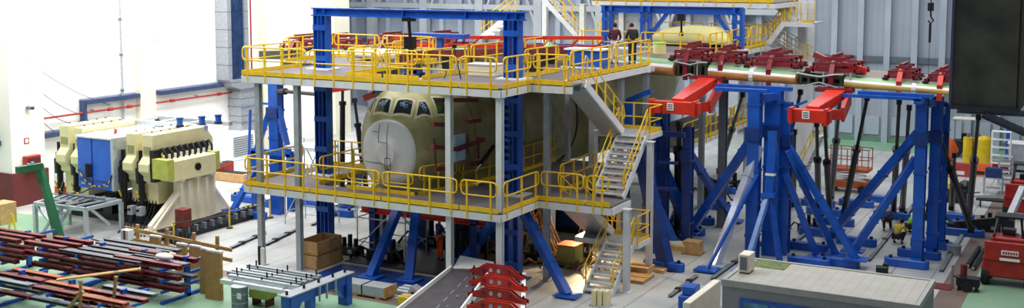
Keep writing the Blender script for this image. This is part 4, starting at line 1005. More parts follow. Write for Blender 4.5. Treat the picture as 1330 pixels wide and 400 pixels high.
# ------------------------------------------------------------ foreground stock racks
steelgrey = mat('dull_grey_bar', '#6e7077', .5, .3, .12, 4.)
def rack_unit(label, x, y0, y1, levels, m=blue, h=1.5):
    t = thing('cantilever_rack', label, 'rack', (x, (y0+y1)/2, 0))
    ym = (y0+y1)/2
    B().bar((x, ym, 0), (x, ym, h), .14, .2).build('upright', m, t); B().bar((x, y0, .06), (x, y1, .06), .14, .12).build('base', m, t)
    for z in levels: B().bar((x, y0, z), (x, y1, z), .09, .1).build('arm', m, t)
    return t
ri = 0
RX = [(-38.4, 'far left edge of the picture'), (-36.2, 'second from the left edge'), (-34.2, 'third from the left edge'), (-32.0, 'fourth from the left edge'), (-29.9, 'rightmost, beside the upright boards')]
for x, lab in RX: rack_unit('blue cantilever stock rack in the lower left corner, '+lab, x, 29.2, 31.8, (.45, .85, 1.25))
for x, lab in ((-34.8, 'left one'), (-32.2, 'middle one'), (-29.7, 'right one')): rack_unit('low blue rack nearest the camera in the lower left, '+lab, x, 26.2, 28.4, (.4, .8), blue, 1.1)
def stock(x0, x1, y, z, m, name, lab, cat, grp, w=.16, h=.18, kind='i'):
    t = thing(name, lab, cat, ((x0+x1)/2, y, z), grp)
    if kind == 'i': B().ibeam((x0, y, z+h/2), (x1, y, z+h/2), w, h, .025).build('beam_body', m, t)
    else: B().bar((x0, y, z+h/2), (x1, y, z+h/2), w, h).build('beam_body', m, t)
    for x in (x0+.05, x1-.05): B().box((x, y, z+h/2), (.03, w+.03, h+.02)).build('end_plate', m, t)
    return t
rnd = random.Random(3)
rows = ['front', 'second', 'third', 'fourth', 'rear']
spans = [(-39.6, -37.6, 'leftmost rack'), (-37.2, -35.0, 'second left rack'), (-34.9, -31.2, 'middle racks'), (-32.4, -29.4, 'right hand racks')]
for si, (a_, c_, sl) in enumerate(spans):
    for li, z in enumerate((.5, .9, 1.3)):
        n_ = (2, 2, 3)[li] if si != 2 else (2, 3, 5)[li]
        for k in range(n_):
            y = 29.4+.5*k+rnd.uniform(-.05, .05)+(si % 2)*.1
            o1, o2 = rnd.uniform(-.35, .3), rnd.uniform(-.3, .4)
            grey = (si == 2 and li == 2) or (si == 3 and k == 1)
            lev = ('lowest', 'middle', 'top')[li]
            m = steelgrey if grey else (crimson if rnd.random() < .7 else rust)
            stock(a_+o1, c_+o2, y, z, m, 'steel_beam', ('grey' if grey else 'dark red')+' steel beam, %s level of the %s, %s row' % (lev, sl, rows[k]), 'beam', 'steel beams on the blue racks', w=.2 if not grey else .28, h=.16 if not grey else .1)
for si, (a_, c_) in enumerate(((-35.8, -33.2), (-33.2, -30.8), (-31.0, -28.4))):
    for li, z in enumerate((.45, .85)):
        for k in range(2+(si+li) % 2):
            y = 26.5+.6*k; m = (crimson, greysteel, rust, orangelev)[(si+li+k) % 4]
            cn = {id(crimson): 'dark red', id(greysteel): 'grey', id(rust): 'rust red', id(orangelev): 'orange brown'}[id(m)]
            stock(a_+rnd.uniform(-.2, .2), c_+rnd.uniform(-.3, .1), y, z, m, 'steel_beam', cn+' beam on the low front rack, %s third, %s level, %s row' % (('left', 'middle', 'right')[si], ('lower', 'upper')[li], rows[k]), 'beam', 'steel beams on the low racks', w=.24, h=.12)
def plank(p, q, lab, w=.3, h=.05, up=(0, 1, 0), m=wood):
    t = thing('timber_board', lab, 'board', p, 'timber boards by the racks'); B().bar(p, q, w, h, up=up).build('board_body', m, t, bevel=.01)
    P_, Q_ = Vector(p), Vector(q); d = (Q_-P_).normalized(); b = B(); b.bar(Q_-d*.03, Q_+d*.01, w+.02, h+.02, up=up); b.build('end_grain', cardboard, t); return t
plank((-31.3, 25.9, 1.55), (-29.3, 27.7, 1.75), 'long pale board lying across the front racks', .26, .05, (0, 0, 1))
plank((-30.6, 26.2, 0), (-30.6, 26.3, 1.5), 'left upright pale batten under the long board', .1, .08)
plank((-29.9, 26.9, 0), (-29.7, 27.0, 1.6), 'right upright pale batten under the long board', .1, .08)
plank((-31.6, 26.2, .1), (-30.4, 26.2, 1.2), 'slanted pale batten under the left end of the long board', .1, .08)
t = thing('timber_fence', 'row of pale timber posts and rails standing behind the racks', 'fence', (-32, 32.8, 0))
for x in (-34.6, -33.0, -31.6, -30.4): B().bar((x, 32.6, 0), (x+.05, 32.6, 1.75), .12, .1).build('post', wood, t)
for z in (1.0, 1.4): B().bar((-35.2, 32.55, z+.15), (-29.6, 32.55, z-.1), .06, .14).build('rail_board', wood, t)
bdw = mat('pale_fibre_board', '#b98f56', .75, 0, .1, 5.)
for i, (x, y, h, w_) in enumerate(((-28.75, 30.6, 1.75, .7), (-29.45, 31.0, 1.65, .6), (-30.9, 31.9, 1.4, .6), (-31.9, 32.2, 1.3, .5), (-33.3, 32.2, 1.45, .55))):
    t = thing('wall_panel_board', 'tall brown board with a white top edge leaning by the racks, '+('rightmost and nearest', 'second from the right', 'third from the right', 'fourth from the right', 'leftmost')[i], 'board', (x, y, 0), 'brown upright boards')
    B().bar((x, y, 0), (x, y+.12, h), w_, .1, up=(0, 1, 0)).build('board_body', bdw, t); B().bar((x, y+.118, h-.02), (x, y+.12, h+.05), w_+.02, .12, up=(0, 1, 0)).build('white_edge', sheet, t)
    B().box((x+w_/2+.01, y+.06, h/2), (.03, .12, h*.98)).build('side_edge', wood, t)
t = thing('white_parcel', 'crumpled white wrapped parcel on top of the right blue rack', 'parcel', (-30.4, 29.4, 1.3)); B().sphere((-30.4, 29.9, 1.55), .28, 10, 6, sc_=(1.5, .8, .45)).build('parcel_body', sheet, t); B().bar((-30.8, 29.9, 1.79), (-30.0, 29.9, 1.78), .04, .02).build('tape', alum, t)
t = thing('red_white_box', 'small white box with a red stripe on the middle racks', 'box', (-34.6, 32.1, 1.1)); B().bx(-34.75, -34.35, 31.9, 32.2, 1.25, 1.65).build('box_body', sheet, t); B().bx(-34.6, -34.5, 31.89, 31.9, 1.25, 1.65).build('red_stripe', redplastic, t); B().bx(-34.7, -34.4, 31.95, 32.15, 0, 1.25).build('stand', wood, t)

# ------------------------------------------------------------ blue stand and profiles
t = thing('portal_stand', 'blue portal stand with a pale top plate in the lower foreground', 'stand', (-24.2, 31, 0))
for y in (29.3, 32.4): B().bar((-24.2, y, 0), (-24.2, y, 1.1), .4, .3).build('leg', blue, t)
B().bar((-24.2, 30.4, 0), (-24.2, 30.4, .9), .26, .26).build('middle_leg', blue, t)
B().bar((-24.2, 29.1, .95), (-24.2, 32.6, .95), .34, .34).build('top_beam', blue, t)
B().bx(-24.45, -23.95, 29.05, 32.65, 1.12, 1.16).build('top_plate', galv, t)
for y in (30.6, 31.0, 31.5): B().bx(-23.98, -23.92, y, y+.05, .6, 1.12).build('clamp_bar', galv, t)
for y in (29.2, 30.1, 30.9, 31.7, 32.4): B().tube((-24.2, y, 1.16), (-24.2, y, 1.28), .05, 6).build('bolt', darksteel, t)
B().prism([(29.5, .78), (29.9, .78), (29.5, .3)], 'x', -24.3, -24.1).build('gusset', blue, t); B().prism([(32.2, .78), (31.8, .78), (32.2, .3)], 'x', -24.3, -24.1).build('gusset', blue, t)
t = thing('profile_trestle', 'pale trestle frame carrying the aluminium profiles left of the blue stand', 'trestle', (-26.2, 30.9, 0))
for x in (-27.5, -25.2):
    B().bar((x, 30.2, .9), (x, 32.0, .9), .1, .12).build('cross_bar', galv, t)
    for y in (30.3, 31.9): B().bar((x, y, 0), (x, y, .85), .08).build('leg', galv, t)
B().bx(-28.0, -24.6, 30.15, 30.3, .8, .96).build('front_rail', sheet, t)
for k in range(6):
    y = 30.4+.28*k; o1 = rnd.uniform(-.3, .2)
    t = thing('aluminium_profile', 'pale metal profile on the trestle left of the blue stand, %s from the front' % ('first', 'second', 'third', 'fourth', 'fifth', 'sixth')[k], 'metal profile', (-26, y, .96), 'metal profiles on the trestle')
    B().bar((-27.9+o1, y, 1.04), (-24.7+o1*.5, y, 1.04), .16, .15).build('profile_body', (alum, greysteel, galv)[k % 3], t)
    for x in (-27.5+o1, -26.3, -25.0): B().tube((x, y, 1.1), (x, y, 1.3 if k % 2 else 1.2), .03, 6).build('screw_jack', darksteel, t)
t = thing('gauge_post', 'small black and white gauge post at the foot of the second column', 'post', (-29.87, 34.45, 0.00)); c0 = Vector((-29.87, 34.45, 0.00))
B().bx(c0.x-.06, c0.x+.06, c0.y-.05, c0.y+.05, 0, 1.0).build('black_plate', black, t); B().bx(c0.x+.06, c0.x+.22, c0.y-.04, c0.y+.05, 0, .95).build('white_plate', sheet, t)
t = thing('steel_drum', 'grey steel drum with a white label in the bottom foreground', 'drum', (-27.01, 30.05, 0.00)); c0 = Vector((-27.01, 30.05, 0.00))
B().tube(c0, c0+V(0, 0, .88), .29, 20).build('drum_body', greysteel, t)
for z in (.02, .3, .6, .86): B().tube(c0+V(0, 0, z), c0+V(0, 0, z+.03), .305, 20).build('hoop', galv, t)
B().bx(c0.x+.1, c0.x+.28, c0.y-.27, c0.y-.24, .5, .7).build('label_sheet', sheet, t)
t = thing('parts_tub', 'yellow tub full of small parts beside the grey drum', 'tub', (-25.95, 30.05, 0.40)); c0 = Vector((-26.72, 30.94, 0.00))
B().bx(c0.x-.4, c0.x+.4, c0.y-.3, c0.y+.3, .3, .6).build('tub_body', limem, t); B().bx(c0.x-.3, c0.x+.3, c0.y-.25, c0.y+.25, .6, .72).build('small_parts', darksteel, t); B().bx(c0.x-.2, c0.x+.1, c0.y-.1, c0.y+.1, .7, .78).build('red_tool', redplastic, t)
for s_ in (-.3, .3): B().bx(c0.x+s_-.04, c0.x+s_+.04, c0.y-.2, c0.y+.2, 0, .3).build('leg', rust, t)
# crates
def crate(x0, x1, y0, y1, z0, z1, lab):
    t = thing('board_crate', lab, 'crate', ((x0+x1)/2, (y0+y1)/2, z0), 'brown crates by the columns'); w = .04
    b = B(); b.bx(x0, x1, y0, y0+w, z0, z1); b.bx(x0, x1, y1-w, y1, z0, z1); b.bx(x0, x0+w, y0, y1, z0, z1); b.bx(x1-w, x1, y0, y1, z0, z1); b.bx(x0, x1, y0, y1, z0, z0+.04); b.build('crate_body', cardboard, t)
    B().bx(x0-.02, x1+.02, y0-.02, y1+.02, z0+.02, z0+.1).build('batten', wood, t)
    for y in (y0+.05, (y0+y1)/2, y1-.15): B().bx(x1, x1+.02, y, y+.1, z0, z1).build('cleat', wood, t)
    return t
crate(-28.9, -27.95, 35.6, 37.3, 0, .54, 'lower brown board crate behind the second column')
crate(-28.9, -27.95, 35.65, 37.25, .56, 1.1, 'upper open brown crate stacked on the lower one')
# pallets with long stock behind the stand
t = thing('timber_pallet', 'long pallet of white wrapped profiles in front of the nose struts', 'pallet', (-24, 33.6, 0))
B().bx(-25.9, -23.2, 33.4, 34.1, .12, .45).build('wrapped_stack', galv, t); B().bx(-25.9, -23.2, 33.4, 34.1, .08, .12).build('deck_boards', wood, t); B().bx(-23.2, -23.15, 33.35, 34.15, .08, .48).build('end_board', wood, t)
for x in (-25.6, -24.5, -23.5): B().bx(x-.1, x+.1, 33.4, 34.1, 0, .08).build('bearer', wood, t)
for x in (-25.2, -24.2): B().bx(x-.02, x+.02, 33.38, 34.12, .1, .47).build('strap', darksteel, t)
for k in range(5):
    t = thing('steel_tube', 'grey blue tube in the bundle right of the white wrapped pallet, %s from the front' % ('first', 'second', 'third', 'fourth', 'fifth')[k], 'tube', (-22.5, 34+.16*k, .1), 'tube bundle')
    B().tube((-23.4, 34.35+.17*k, .12), (-21.4+.1*k, 34.35+.17*k, .12), .075, 8).build('tube_wall', (alum, greysteel)[k % 2], t); B().tube((-21.4+.1*k, 34.35+.17*k, .12), (-21.38+.1*k, 34.35+.17*k, .12), .05, 8).build('dark_bore', black, t)
B().bx(-27.6, -22.0, 34.9, 36.8, 0, .04).build('steel_floor_plate', navy, None, 'flat dark blue steel plate on the floor under the nose struts', 'plate')
B().bx(-27.8, -21, 37.2, 43.5, 0, .03).build('floor_darkening', mat('under_deck_darkness', '#36373c', .6, 0, .15, 1.), None, 'dark grey layer on the floor imitating the darkness under the fuselage', 'floor darkening')  # dark layer added so the floor under the deck reads darker
t = thing('yellow_box', 'yellow box on the floor beside the dark ramp', 'box', (-22.05, 33.35, 0.00)); c0 = Vector((-22.05, 33.35, 0.00)); B().bx(c0.x-.4, c0.x+.3, c0.y-.2, c0.y+.2, 0, .35).build('box_body', yellowpl, t, bevel=.02); B().bx(c0.x-.3, c0.x+.2, c0.y-.15, c0.y+.15, .35, .37).build('lid', cardboard, t)
t = thing('bracket_block', 'small grey bracket left of the dark ramp', 'bracket', (-22.50, 34.30, 0.00)); c0 = Vector((-22.45, 34.32, 0.00)); B().prism([(c0.x-.3, 0), (c0.x+.3, 0), (c0.x+.15, .35), (c0.x-.1, .45)], 'y', c0.y-.2, c0.y+.2).build('bracket_body', alum, t); B().tube(c0+V(0, -.21, .2), c0+V(0, -.24, .2), .06, 8).build('bolt', darksteel, t)
# dark loading plate
t = thing('loading_ramp', 'long dark grey plate with white edges and a dashed centre line in the foreground', 'ramp', (-20.43, 34.11, 0.00))
A_, B_, C_, D_ = Vector((-21.33, 35.07, 1.00)), Vector((-20.01, 35.54, 1.00)), Vector((-18.06, 29.60, 1.00)), Vector((-20.02, 29.26, 1.00))
b = B(); dn = V(0, 0, .3); b.add([A_, B_, C_, D_, A_-dn, B_-dn, C_-dn, D_-dn], [(0,3,2,1), (4,5,6,7), (0,1,5,4), (1,2,6,5), (2,3,7,6), (3,0,4,7)]); b.build('plate_top', mat('dark_plate', '#4e4b52', .5, 0, .12, 2.), t)
B().bar(B_+V(.06, 0, .0), C_+V(.06, 0, .0), .06, .32).build('white_side', sheet, t); B().bar(A_-V(.04, 0, 0), D_-V(.04, 0, 0), .06, .3).build('white_side', sheet, t)
M1, M2 = (A_+B_)/2+V(.1, 0, .01), (C_+D_)/2+V(.1, 0, .01)
for k in range(7): B().bar(M1.lerp(M2, k/7), M1.lerp(M2, k/7+.08), .03, .01).build('line_dash', alum, t)
for k in range(4): B().tube(M1.lerp(M2, .15+.2*k)+V(.35, 0, 0), M1.lerp(M2, .15+.2*k)+V(.35, 0, .06), .04, 8).build('screw_head', galv, t)
for P_ in (A_, B_, C_, D_): B().bar(Vector((P_.x, P_.y, 0)), P_-dn, .15, .15).build('leg', greysteel, t)
E0, E1 = Vector((-21.46, 35.85, 1.15)), Vector((-20.32, 35.59, 1.15))
t = thing('white_cover', 'bright white sheet folded over the far end of the dark ramp', 'cover', (-21.18, 35.77, 1.00))
b = B(); b.add([A_+V(0, 0, .03), B_+V(0, 0, .03), B_+V(-.3, .8, .12), A_+V(-.2, .9, .3), A_+V(0, 0, -.0), B_, B_+V(-.3, .8, -.3), A_+V(-.2, .9, -.3)], [(0,1,2,3), (4,7,6,5), (0,4,5,1), (1,5,6,2), (2,6,7,3), (3,7,4,0)]); b.build('sheet_body', sheet, t); B().bar(A_+V(0, 0, .04), B_+V(0, 0, .04), .04, .02).build('hem', alum, t)
# red bracket plates
t = thing('white_stand', 'low white stand under the row of red bracket plates', 'stand', (-18.9, 33.5, 0))
S0, S1 = (-19.51, 35.69, 1.00), (-16.84, 30.79, 1.00)
for dx in (-.55, .75): B().bar((S0[0]+dx, S0[1]+.1, .99), (S1[0]+dx, S1[1]-.2, .99), .14, .12).build('rail_beam', sheet, t)
for f_ in (0, .5, 1):
    for dx in (-.55, .75): x = S0[0]+(S1[0]-S0[0])*f_+dx; y = S0[1]+(S1[1]-S0[1])*f_; B().bar((x, y, 0), (x, y, .93), .12).build('leg', sheet, t)
holed = []
for i, c_ in enumerate(((-19.38, 34.92, 1.06), (-18.64, 33.64, 1.06), (-17.93, 32.36, 1.06), (-17.23, 31.10, 1.06), (-16.54, 29.86, 1.06))):
    if i == 4: continue
    t = thing('bracket_plate', 'red holed bracket plate on the white stand, %s' % ('farthest and smallest looking', 'second from the back', 'third from the back', 'nearest the camera')[i], 'bracket', c_, 'red bracket plates')
    x, y, z = c_; w_ = 1.1
    for dy in (-.09, .09): B().prism([(x-w_, z), (x-w_, z+.13), (x-.8, z+.18), (x-.5, z+.38), (x+.5, z+.38), (x+.8, z+.18), (x+w_, z+.13), (x+w_, z)], 'y', y+dy-.02, y+dy+.02).build('side_plate', redor if i % 2 else redplastic, t)
    for k, hx in enumerate((-.5, -.2, .12, .5)): B().tube((x+hx, y-.125, z+.2), (x+hx, y+.125, z+.2), .075, 12).build('boss', galv if k in (1, 2) else crimson, t)
    for s_ in (-1.05, 1.05): B().tube((x+s_*.97, y, z-.15), (x+s_*.9, y, z+.25), .035, 8).build('stud', darksteel, t)

# ------------------------------------------------------------ office cabin
X0, X1, Y0, Y1, ZT = -10.46, -4.8, 32.9, 35.85, 2.6
cab = thing('office_cabin', 'grey flat roofed office cabin with a blue framed window strip', 'cabin', ((X0+X1)/2, Y0, 0))
B().bx(X0, X1, Y0, Y1, 0, ZT-.08).build('cabin_walls', cabwall, cab)
B().bx(X0+.12, X1-.12, Y0+.12, Y1-.12, ZT-.08, ZT-.02).build('roof', rooflight, cab)
b = B(); b.bx(X0-.03, X1+.03, Y0-.03, Y0+.1, ZT-.2, ZT); b.bx(X0-.03, X1+.03, Y1-.1, Y1+.03, ZT-.2, ZT); b.bx(X0-.03, X0+.1, Y0+.1, Y1-.1, ZT-.2, ZT); b.bx(X1-.1, X1+.03, Y0+.1, Y1-.1, ZT-.2, ZT); b.build('roof_rim', mat('pale_rim', '#a9aaa6', .5, 0, .06), cab)
b = B(); fw = .09
b.bx(X0+.55, X1-.7, Y0-.05, Y0, 2.0, 2.0+fw); b.bx(X0+.55, X1-.7, Y0-.05, Y0, .9, .9+fw)
for k in range(6): x = X0+.55+(X1-.7-X0-.55-fw)*k/5; b.bx(x, x+fw, Y0-.05, Y0, .9+fw, 2.0)
wf = b.build('window_frame', blue, cab); B().bx(X0+.6, X1-.75, Y0-.03, Y0-.01, .95, 2.03).build('window_glass', cabglass, wf)
B().bx(-5.5, -5.2, Y0-.02, Y0, 2.12, 2.28).build('name_plate', sheet, cab)
b = B()
for k in range(4): b.bx(-5.46+.06*k, -5.42+.06*k, Y0-.03, Y0-.02, 2.16, 2.24)
b.build('plate_lettering', darksteel, cab)
B().bx(X0+.25, X0+1.35, Y1-1.0, Y1-.15, ZT-.02, ZT-.005).build('moss_patch', moss, cab)
ac = thing('air_conditioner', 'small white air conditioner box standing on the cabin roof', 'air conditioner', (-10.0, 34.3, ZT))
B().bx(-10.27, -9.92, 33.85, 34.45, ZT+.02, ZT+.58).build('casing', palecream, ac, bevel=.02); B().bx(-10.21, -10.0, 33.83, 33.85, ZT+.1, ZT+.5).build('grille', greysteel, ac)
B().bx(-10.25, -9.95, 33.9, 34.4, ZT-.02, ZT+.02).build('feet', darksteel, ac)
t = thing('panel_radiator', 'cream white ribbed panel standing on edge left of the cabin', 'panel', (-11.6, 33.5, 0))
B().bx(-11.5, -11.25, 32.3, 35.2, 0.3, 1.9).build('panel_body', palecream, t, bevel=.02)
for k in range(7): B().bx(-11.53, -11.5, 32.4+.42*k, 32.44+.42*k, .35, 1.8).build('rib', alum, t)
for y in (32.6, 34.9): B().bx(-11.55, -11.2, y-.05, y+.05, 0, .3).build('foot', greysteel, t)
t = thing('blue_container', 'blue plastic container behind the cream panel', 'container', (-12.2, 34.6, 0))
B().bx(-12.35, -11.7, 34.2, 35.6, 0, 1.5).build('container_body', blue, t, bevel=.04); B().bx(-12.25, -11.8, 34.3, 34.8, 1.5, 1.8).build('cap_box', blue, t, bevel=.03); B().bx(-12.3, -11.75, 34.9, 35.5, 1.5, 1.56).build('lid', alum, t)
t = thing('floor_pump', 'small black pump lying on the floor behind the cabin', 'pump', (-8.18, 46.37, 0.00)); c0 = Vector((-8.08, 45.80, 0.15)); B().tube(c0-V(.25, 0, 0), c0+V(.2, .1, 0), .15, 10).build('pump_body', black, t); B().box(c0+V(.1, .1, .1), (.2, .2, .25)).build('motor', darksteel, t)
t = thing('bundle_package', 'cream wrapped package on the floor in front of the lowest stair', 'package', (-16.16, 36.73, 0.00)); c0 = Vector((-16.08, 36.55, 0.00))
for k in range(3): B().box(c0+V(-.2+.2*k, .05*k, .28), (.17, .35, .56)).build('wrapped_bar', cream, t)
B().box(c0+V(0, 0, .02), (.7, .5, .04)).build('base_board', galv, t)
for i, (px_, w_, m, lb) in enumerate((((-16.42, 40.40, 0.00), (1.3, 1.2, .12), wood, 'flat timber pallet by the short white column'), ((-16.50, 41.38, 0.00), (.9, .8, .3), cardboard, 'brown board box on the pallets by the tall white column'), ((-16.02, 41.90, 0.00), (.8, .6, .14), cardboard, 'small flat box on the floor right of the tall white column'))):
    t = thing('timber_pallet' if i == 0 else 'board_box', lb, 'pallet' if i == 0 else 'box', px_); x, y, _ = px_
    B().bx(x-w_[0]/2, x+w_[0]/2, y-w_[1]/2, y+w_[1]/2, .0, w_[2]).build('body', m, t); B().bx(x-w_[0]/2.3, x+w_[0]/2.3, y-.1, y+.1, w_[2], w_[2]+.02).build('top_board', wood, t)
t = thing('board_box', 'small open brown box on a pallet below the near arm tower', 'box', (-15.75, 45.40, 0.00)); c0 = Vector((-15.70, 45.27, -0.00)); B().bx(c0.x-.35, c0.x+.35, c0.y-.3, c0.y+.3, .08, .55).build('box_body', cardboard, t); B().bx(c0.x-.4, c0.x+.4, c0.y-.35, c0.y+.35, 0, .08).build('pallet_base', wood, t)
t = thing('board_box', 'long flat pale box left of the small open brown box', 'box', (-16.76, 45.16, 0.00)); c0 = Vector((-16.58, 45.25, 0.00)); B().bx(c0.x-.7, c0.x+.6, c0.y-.3, c0.y+.3, 0, .4).build('box_body', cream, t); B().bx(c0.x-.7, c0.x+.6, c0.y-.31, c0.y-.3, .1, .3).build('print_panel', cardboard, t)
# ------------------------------------------------------------ dark cladding and crane hook, top right
t = thing('cladding_box', 'large black clad box hanging into the top right corner', 'box', (-3.0, 31, 8.53))
B().bx(-3.78, -2.28, 30, 33.5, 8.6, 20).build('black_panels', blackpanel, t)
B().bx(-3.82, -2.24, 29.96, 33.54, 8.5, 8.6).build('bottom_edge', mat('dull_violet_edge', '#4d4753', .6, 0, .1), t)
B().bx(-3.84, -3.78, 29.96, 30.06, 8.6, 20).build('corner_strip', mat('violet_grey_strip', '#6f6787', .6, 0, .1), t)
B().bx(-2.3, -2.24, 30.0, 33.5, 8.6, 20).build('brown_side', mat('brown_side_sheet', '#5c5342', .7, 0, .15), t)
t = thing('support_girder', 'grey steel girder and raking strut under the black clad box', 'girder', (-2.6, 30.6, 8.3))
B().ibeam((-3.7, 30.5, 8.42), (0.5, 30.5, 8.42), .16, .14, .02).build('girder_body', greysteel, t)
B().ibeam((-3.1, 30.5, 8.35), (1.8, 30.5, 6.4), .16, .18, .02).build('raking_strut', greysteel, t)
B().bar((1.8, 30.5, 0), (1.8, 30.5, 20), .3, .3).build('post', greysteel, t)
t = thing('crane_hook', 'small dark crane hook on a cable in front of the ribbed back wall', 'hook', (-9.53, 66.00, 9.20))
c0 = Vector((-9.55, 66.00, 9.78)); B().tube(c0+V(0, 0, .2), V(c0.x, c0.y, 20), .03, 6).build('cable', darksteel, t); B().box(c0+V(0, 0, .05), (.3, .25, .45)).build('hook_block', black, t)
B().path([c0+V(0, 0, -.15), c0+V(.02, 0, -.5), c0+V(.16, 0, -.7), c0+V(.02, 0, -.85), c0+V(-.12, 0, -.7)], .05, 6).build('hook', black, t); B().tube(c0+V(0, 0, -.85), c0+V(0, 0, -1.9), .07, 6).build('sling', darksteel, t); B().tube(c0+V(0, 0, -1.9), c0+V(0, 0, -4.2), .012, 5).build('thin_wire', darksteel, t)

# ------------------------------------------------------------ far platforms beyond the wing
deck('upper_platform', 'far upper deck beyond the wing carrying the second blue gantry', U, [(-28.8+3.2, -17.6, 52.2, 62.3)], [((-25.6, 52.2), (-17.6, 52.2)), ((-17.6, 52.2), (-17.6, 62.3))])
deck('lower_platform', 'far lower deck seen below the wing behind the near red arm', L, [(-22.5, -18.9, 52.5, 64.5)], [((-22.5, 52.5), (-18.9, 52.5)), ((-18.9, 52.5), (-18.9, 64.5))])
for y0, y1, lb in ((52.3, 55.6, 'nearest to the wing'), (55.7, 59.0, 'middle one'), (59.1, 62.3, 'next to the far stairs')): rail((-17.55, y0), (-17.55, y1), U, 'yellow rail on the right edge of the far upper deck, '+lb)
for x0, x1, lb in ((-21.0, -17.7, 'rightmost'), (-24.4, -21.1, 'left of the rightmost')): rail((x0, 52.2), (x1, 52.2), U, 'yellow rail along the front of the far upper deck, '+lb)
for x0, x1, lb in ((-21.0, -17.7, 'right'), (-24.4, -21.1, 'middle'), (-27.8, -24.5, 'left')): rail((x0, 62.2), (x1, 62.2), U, 'yellow rail along the back of the far upper deck, '+lb)
for y0, y1, lb in ((52.6, 56.4, 'near'), (56.5, 60.4, 'middle'), (60.5, 64.4, 'far')): rail((-18.85, y0), (-18.85, y1), L, 'yellow rail on the far lower deck below the wing, '+lb+' panel')
hcol(-17.9, 52.6, 0, U-.3, 'pale far deck column just beyond the wing', galv, .25, 'far platform columns'); hcol(-17.9, 61.8, 0, U-.3, 'pale far deck column at the foot of the far stairs', galv, .25, 'far platform columns')
hcol(-19.1, 64.0, 0, L-.3, 'far lower deck column near the back wall', galv, .25, 'far platform columns')
gan2 = thing('gantry_frame', 'second blue portal gantry on the far upper deck behind the visitors', 'gantry', (-20.5, 57, U))
GL, GR = (-24.76, 57.00, 8.98)[0], (-17.54, 57.00, 9.15)[0]
for x in (GL, GR, GL+2.2):
    p_ = B(); p_.bar((x-.2, 57, U), (x-.2, 57, 9.9), .16, .4); p_.bar((x+.2, 57, U), (x+.2, 57, 9.9), .16, .4); post = p_.build('gantry_post', blue, gan2)
    for k in range(2): B().bx(x-.3, x+.3, 56.78, 56.82, 8.3+.8*k, 8.5+.8*k).build('batten', blue, post)
    B().bx(x-.5, x+.5, 56.6, 57.4, U, U+.06).build('collar_plate', white, post)
B().ibeam((GL-.4, 57, 9.75), (GR+.2, 57, 9.75), .4, .4, .05).build('cross_beam', blue, gan2)
B().bar((GR-1.2, 57, 9.6), (GR-.3, 57, 8.4), .2, .2).build('knee_brace', blue, gan2)
B().bar((GL+3.4, 57, 9.6), (GL+2.5, 57, 8.5), .2, .2).build('knee_brace', blue, gan2)
t = thing('chain_hoist', 'dark chain hoist hanging from the second blue gantry', 'hoist', (-20.6, 57, 8.5))
B().box((-20.6, 57, 9.4), (.35, .3, .4)).build('motor_body', black, t); B().tube((-20.6, 57, 9.2), (-20.6, 57, 8.6), .06, 6).build('chain', black, t); B().tube((-20.6, 57, 8.6), (-20.6, 57, 8.4), .12, 8).build('hook_block', black, t)
# top deck
T = 10.12
deck('top_platform', 'yellow edged platform at the very top of the picture behind the second gantry', T, [(-27.3, -16.6, 60.5, 66.5)], [((-27.3, 60.5), (-16.6, 60.5)), ((-16.6, 60.5), (-16.6, 66.5))])
for x0, x1, lb in ((-27.3, -24.0, 'left'), (-23.9, -20.3, 'middle'), (-20.2, -16.7, 'right')): rail((x0, 60.45), (x1, 60.45), T, 'yellow rail of the topmost platform, '+lb+' panel')
for px_, y, lb in ((757, 60.8, 'left of the visitors'), (708, 64, 'beside the yellow far left stairs'), (808, 62, 'behind the visitors')):
    x = {757: (-28.02, 60.80, 8.74)[0], 708: (-32.08, 64.00, 8.51)[0], 808: (-26.05, 62.00, 8.74)[0]}[px_]
    hcol(x, y, 0 if px_ != 808 else U, T-.3, 'tall pale column of the top platform, '+lb, white, .3, 'far platform columns')
hcol((-16.31, 65.20, 7.51)[0], 65.2, 0, 14, 'tall white column in front of the back wall, left of the pair', white, .45, 'white columns by the far stairs')
hcol((-16.26, 67.00, 7.40)[0], 67.0, 0, 14, 'tall white column in front of the back wall, right of the pair', white, .35, 'white columns by the far stairs')
def xstair(label, p0, p1, y0, y1, m=stair_m):
    """flight climbing along x from p0=(x,z) to p1=(x,z) between y0 and y1"""
    t = thing('stair_flight', label, 'stairs', (p0[0], (y0+y1)/2, p0[1]))
    for y in (y0, y1):
        B().bar((p0[0], y, p0[1]), (p1[0], y, p1[1]), .06, .28).build('stringer', white, t)
        a_, c_ = V(p0[0], y, p0[1]), V(p1[0], y, p1[1])
        B().path([a_+V(0, 0, .5), a_+V(0, 0, 1.05), c_+V(0, 0, 1.05), c_+V(0, 0, .5)], .03, 6, closed=True).build('handrail', yellow, t)
        for k in range(4): q = a_.lerp(c_, (k+.5)/4); B().bar(q, q+V(0, 0, 1.05), .05).build('post', yellow, t)
    n = max(4, int((p1[1]-p0[1])/.22))
    for k in range(n): f = (k+.5)/n; B().box((p0[0]+(p1[0]-p0[0])*f, (y0+y1)/2, p0[1]+(p1[1]-p0[1])*f), (.26, y1-y0, .04)).build('tread', m, t)
    return t
LX, LZ = (-16.62, 62.60, 9.01)[0], (-16.62, 62.60, 8.97)[2]
LX2 = (-15.02, 62.60, 9.01)[0]
xstair('far stair flight rising right from the far upper deck', (-17.5, U), (LX, LZ), 62.4, 63.5)
t = thing('stair_landing', 'far stair landing high in front of the back wall between white columns', 'landing', (LX, 62.4, LZ))
B().bx(LX, LX2, 62.4, 65.0, LZ-.06, LZ).build('deck_plate', galv, t)
b = B(); b.bx(LX, LX2, 62.34, 62.4, LZ-.22, LZ+.02); b.build('edge_frame', white, t)
b = B(); B().bx(LX+1.0, LX2, 62.35, 62.38, LZ, LZ+.16).build('toe_board', yellow, t)
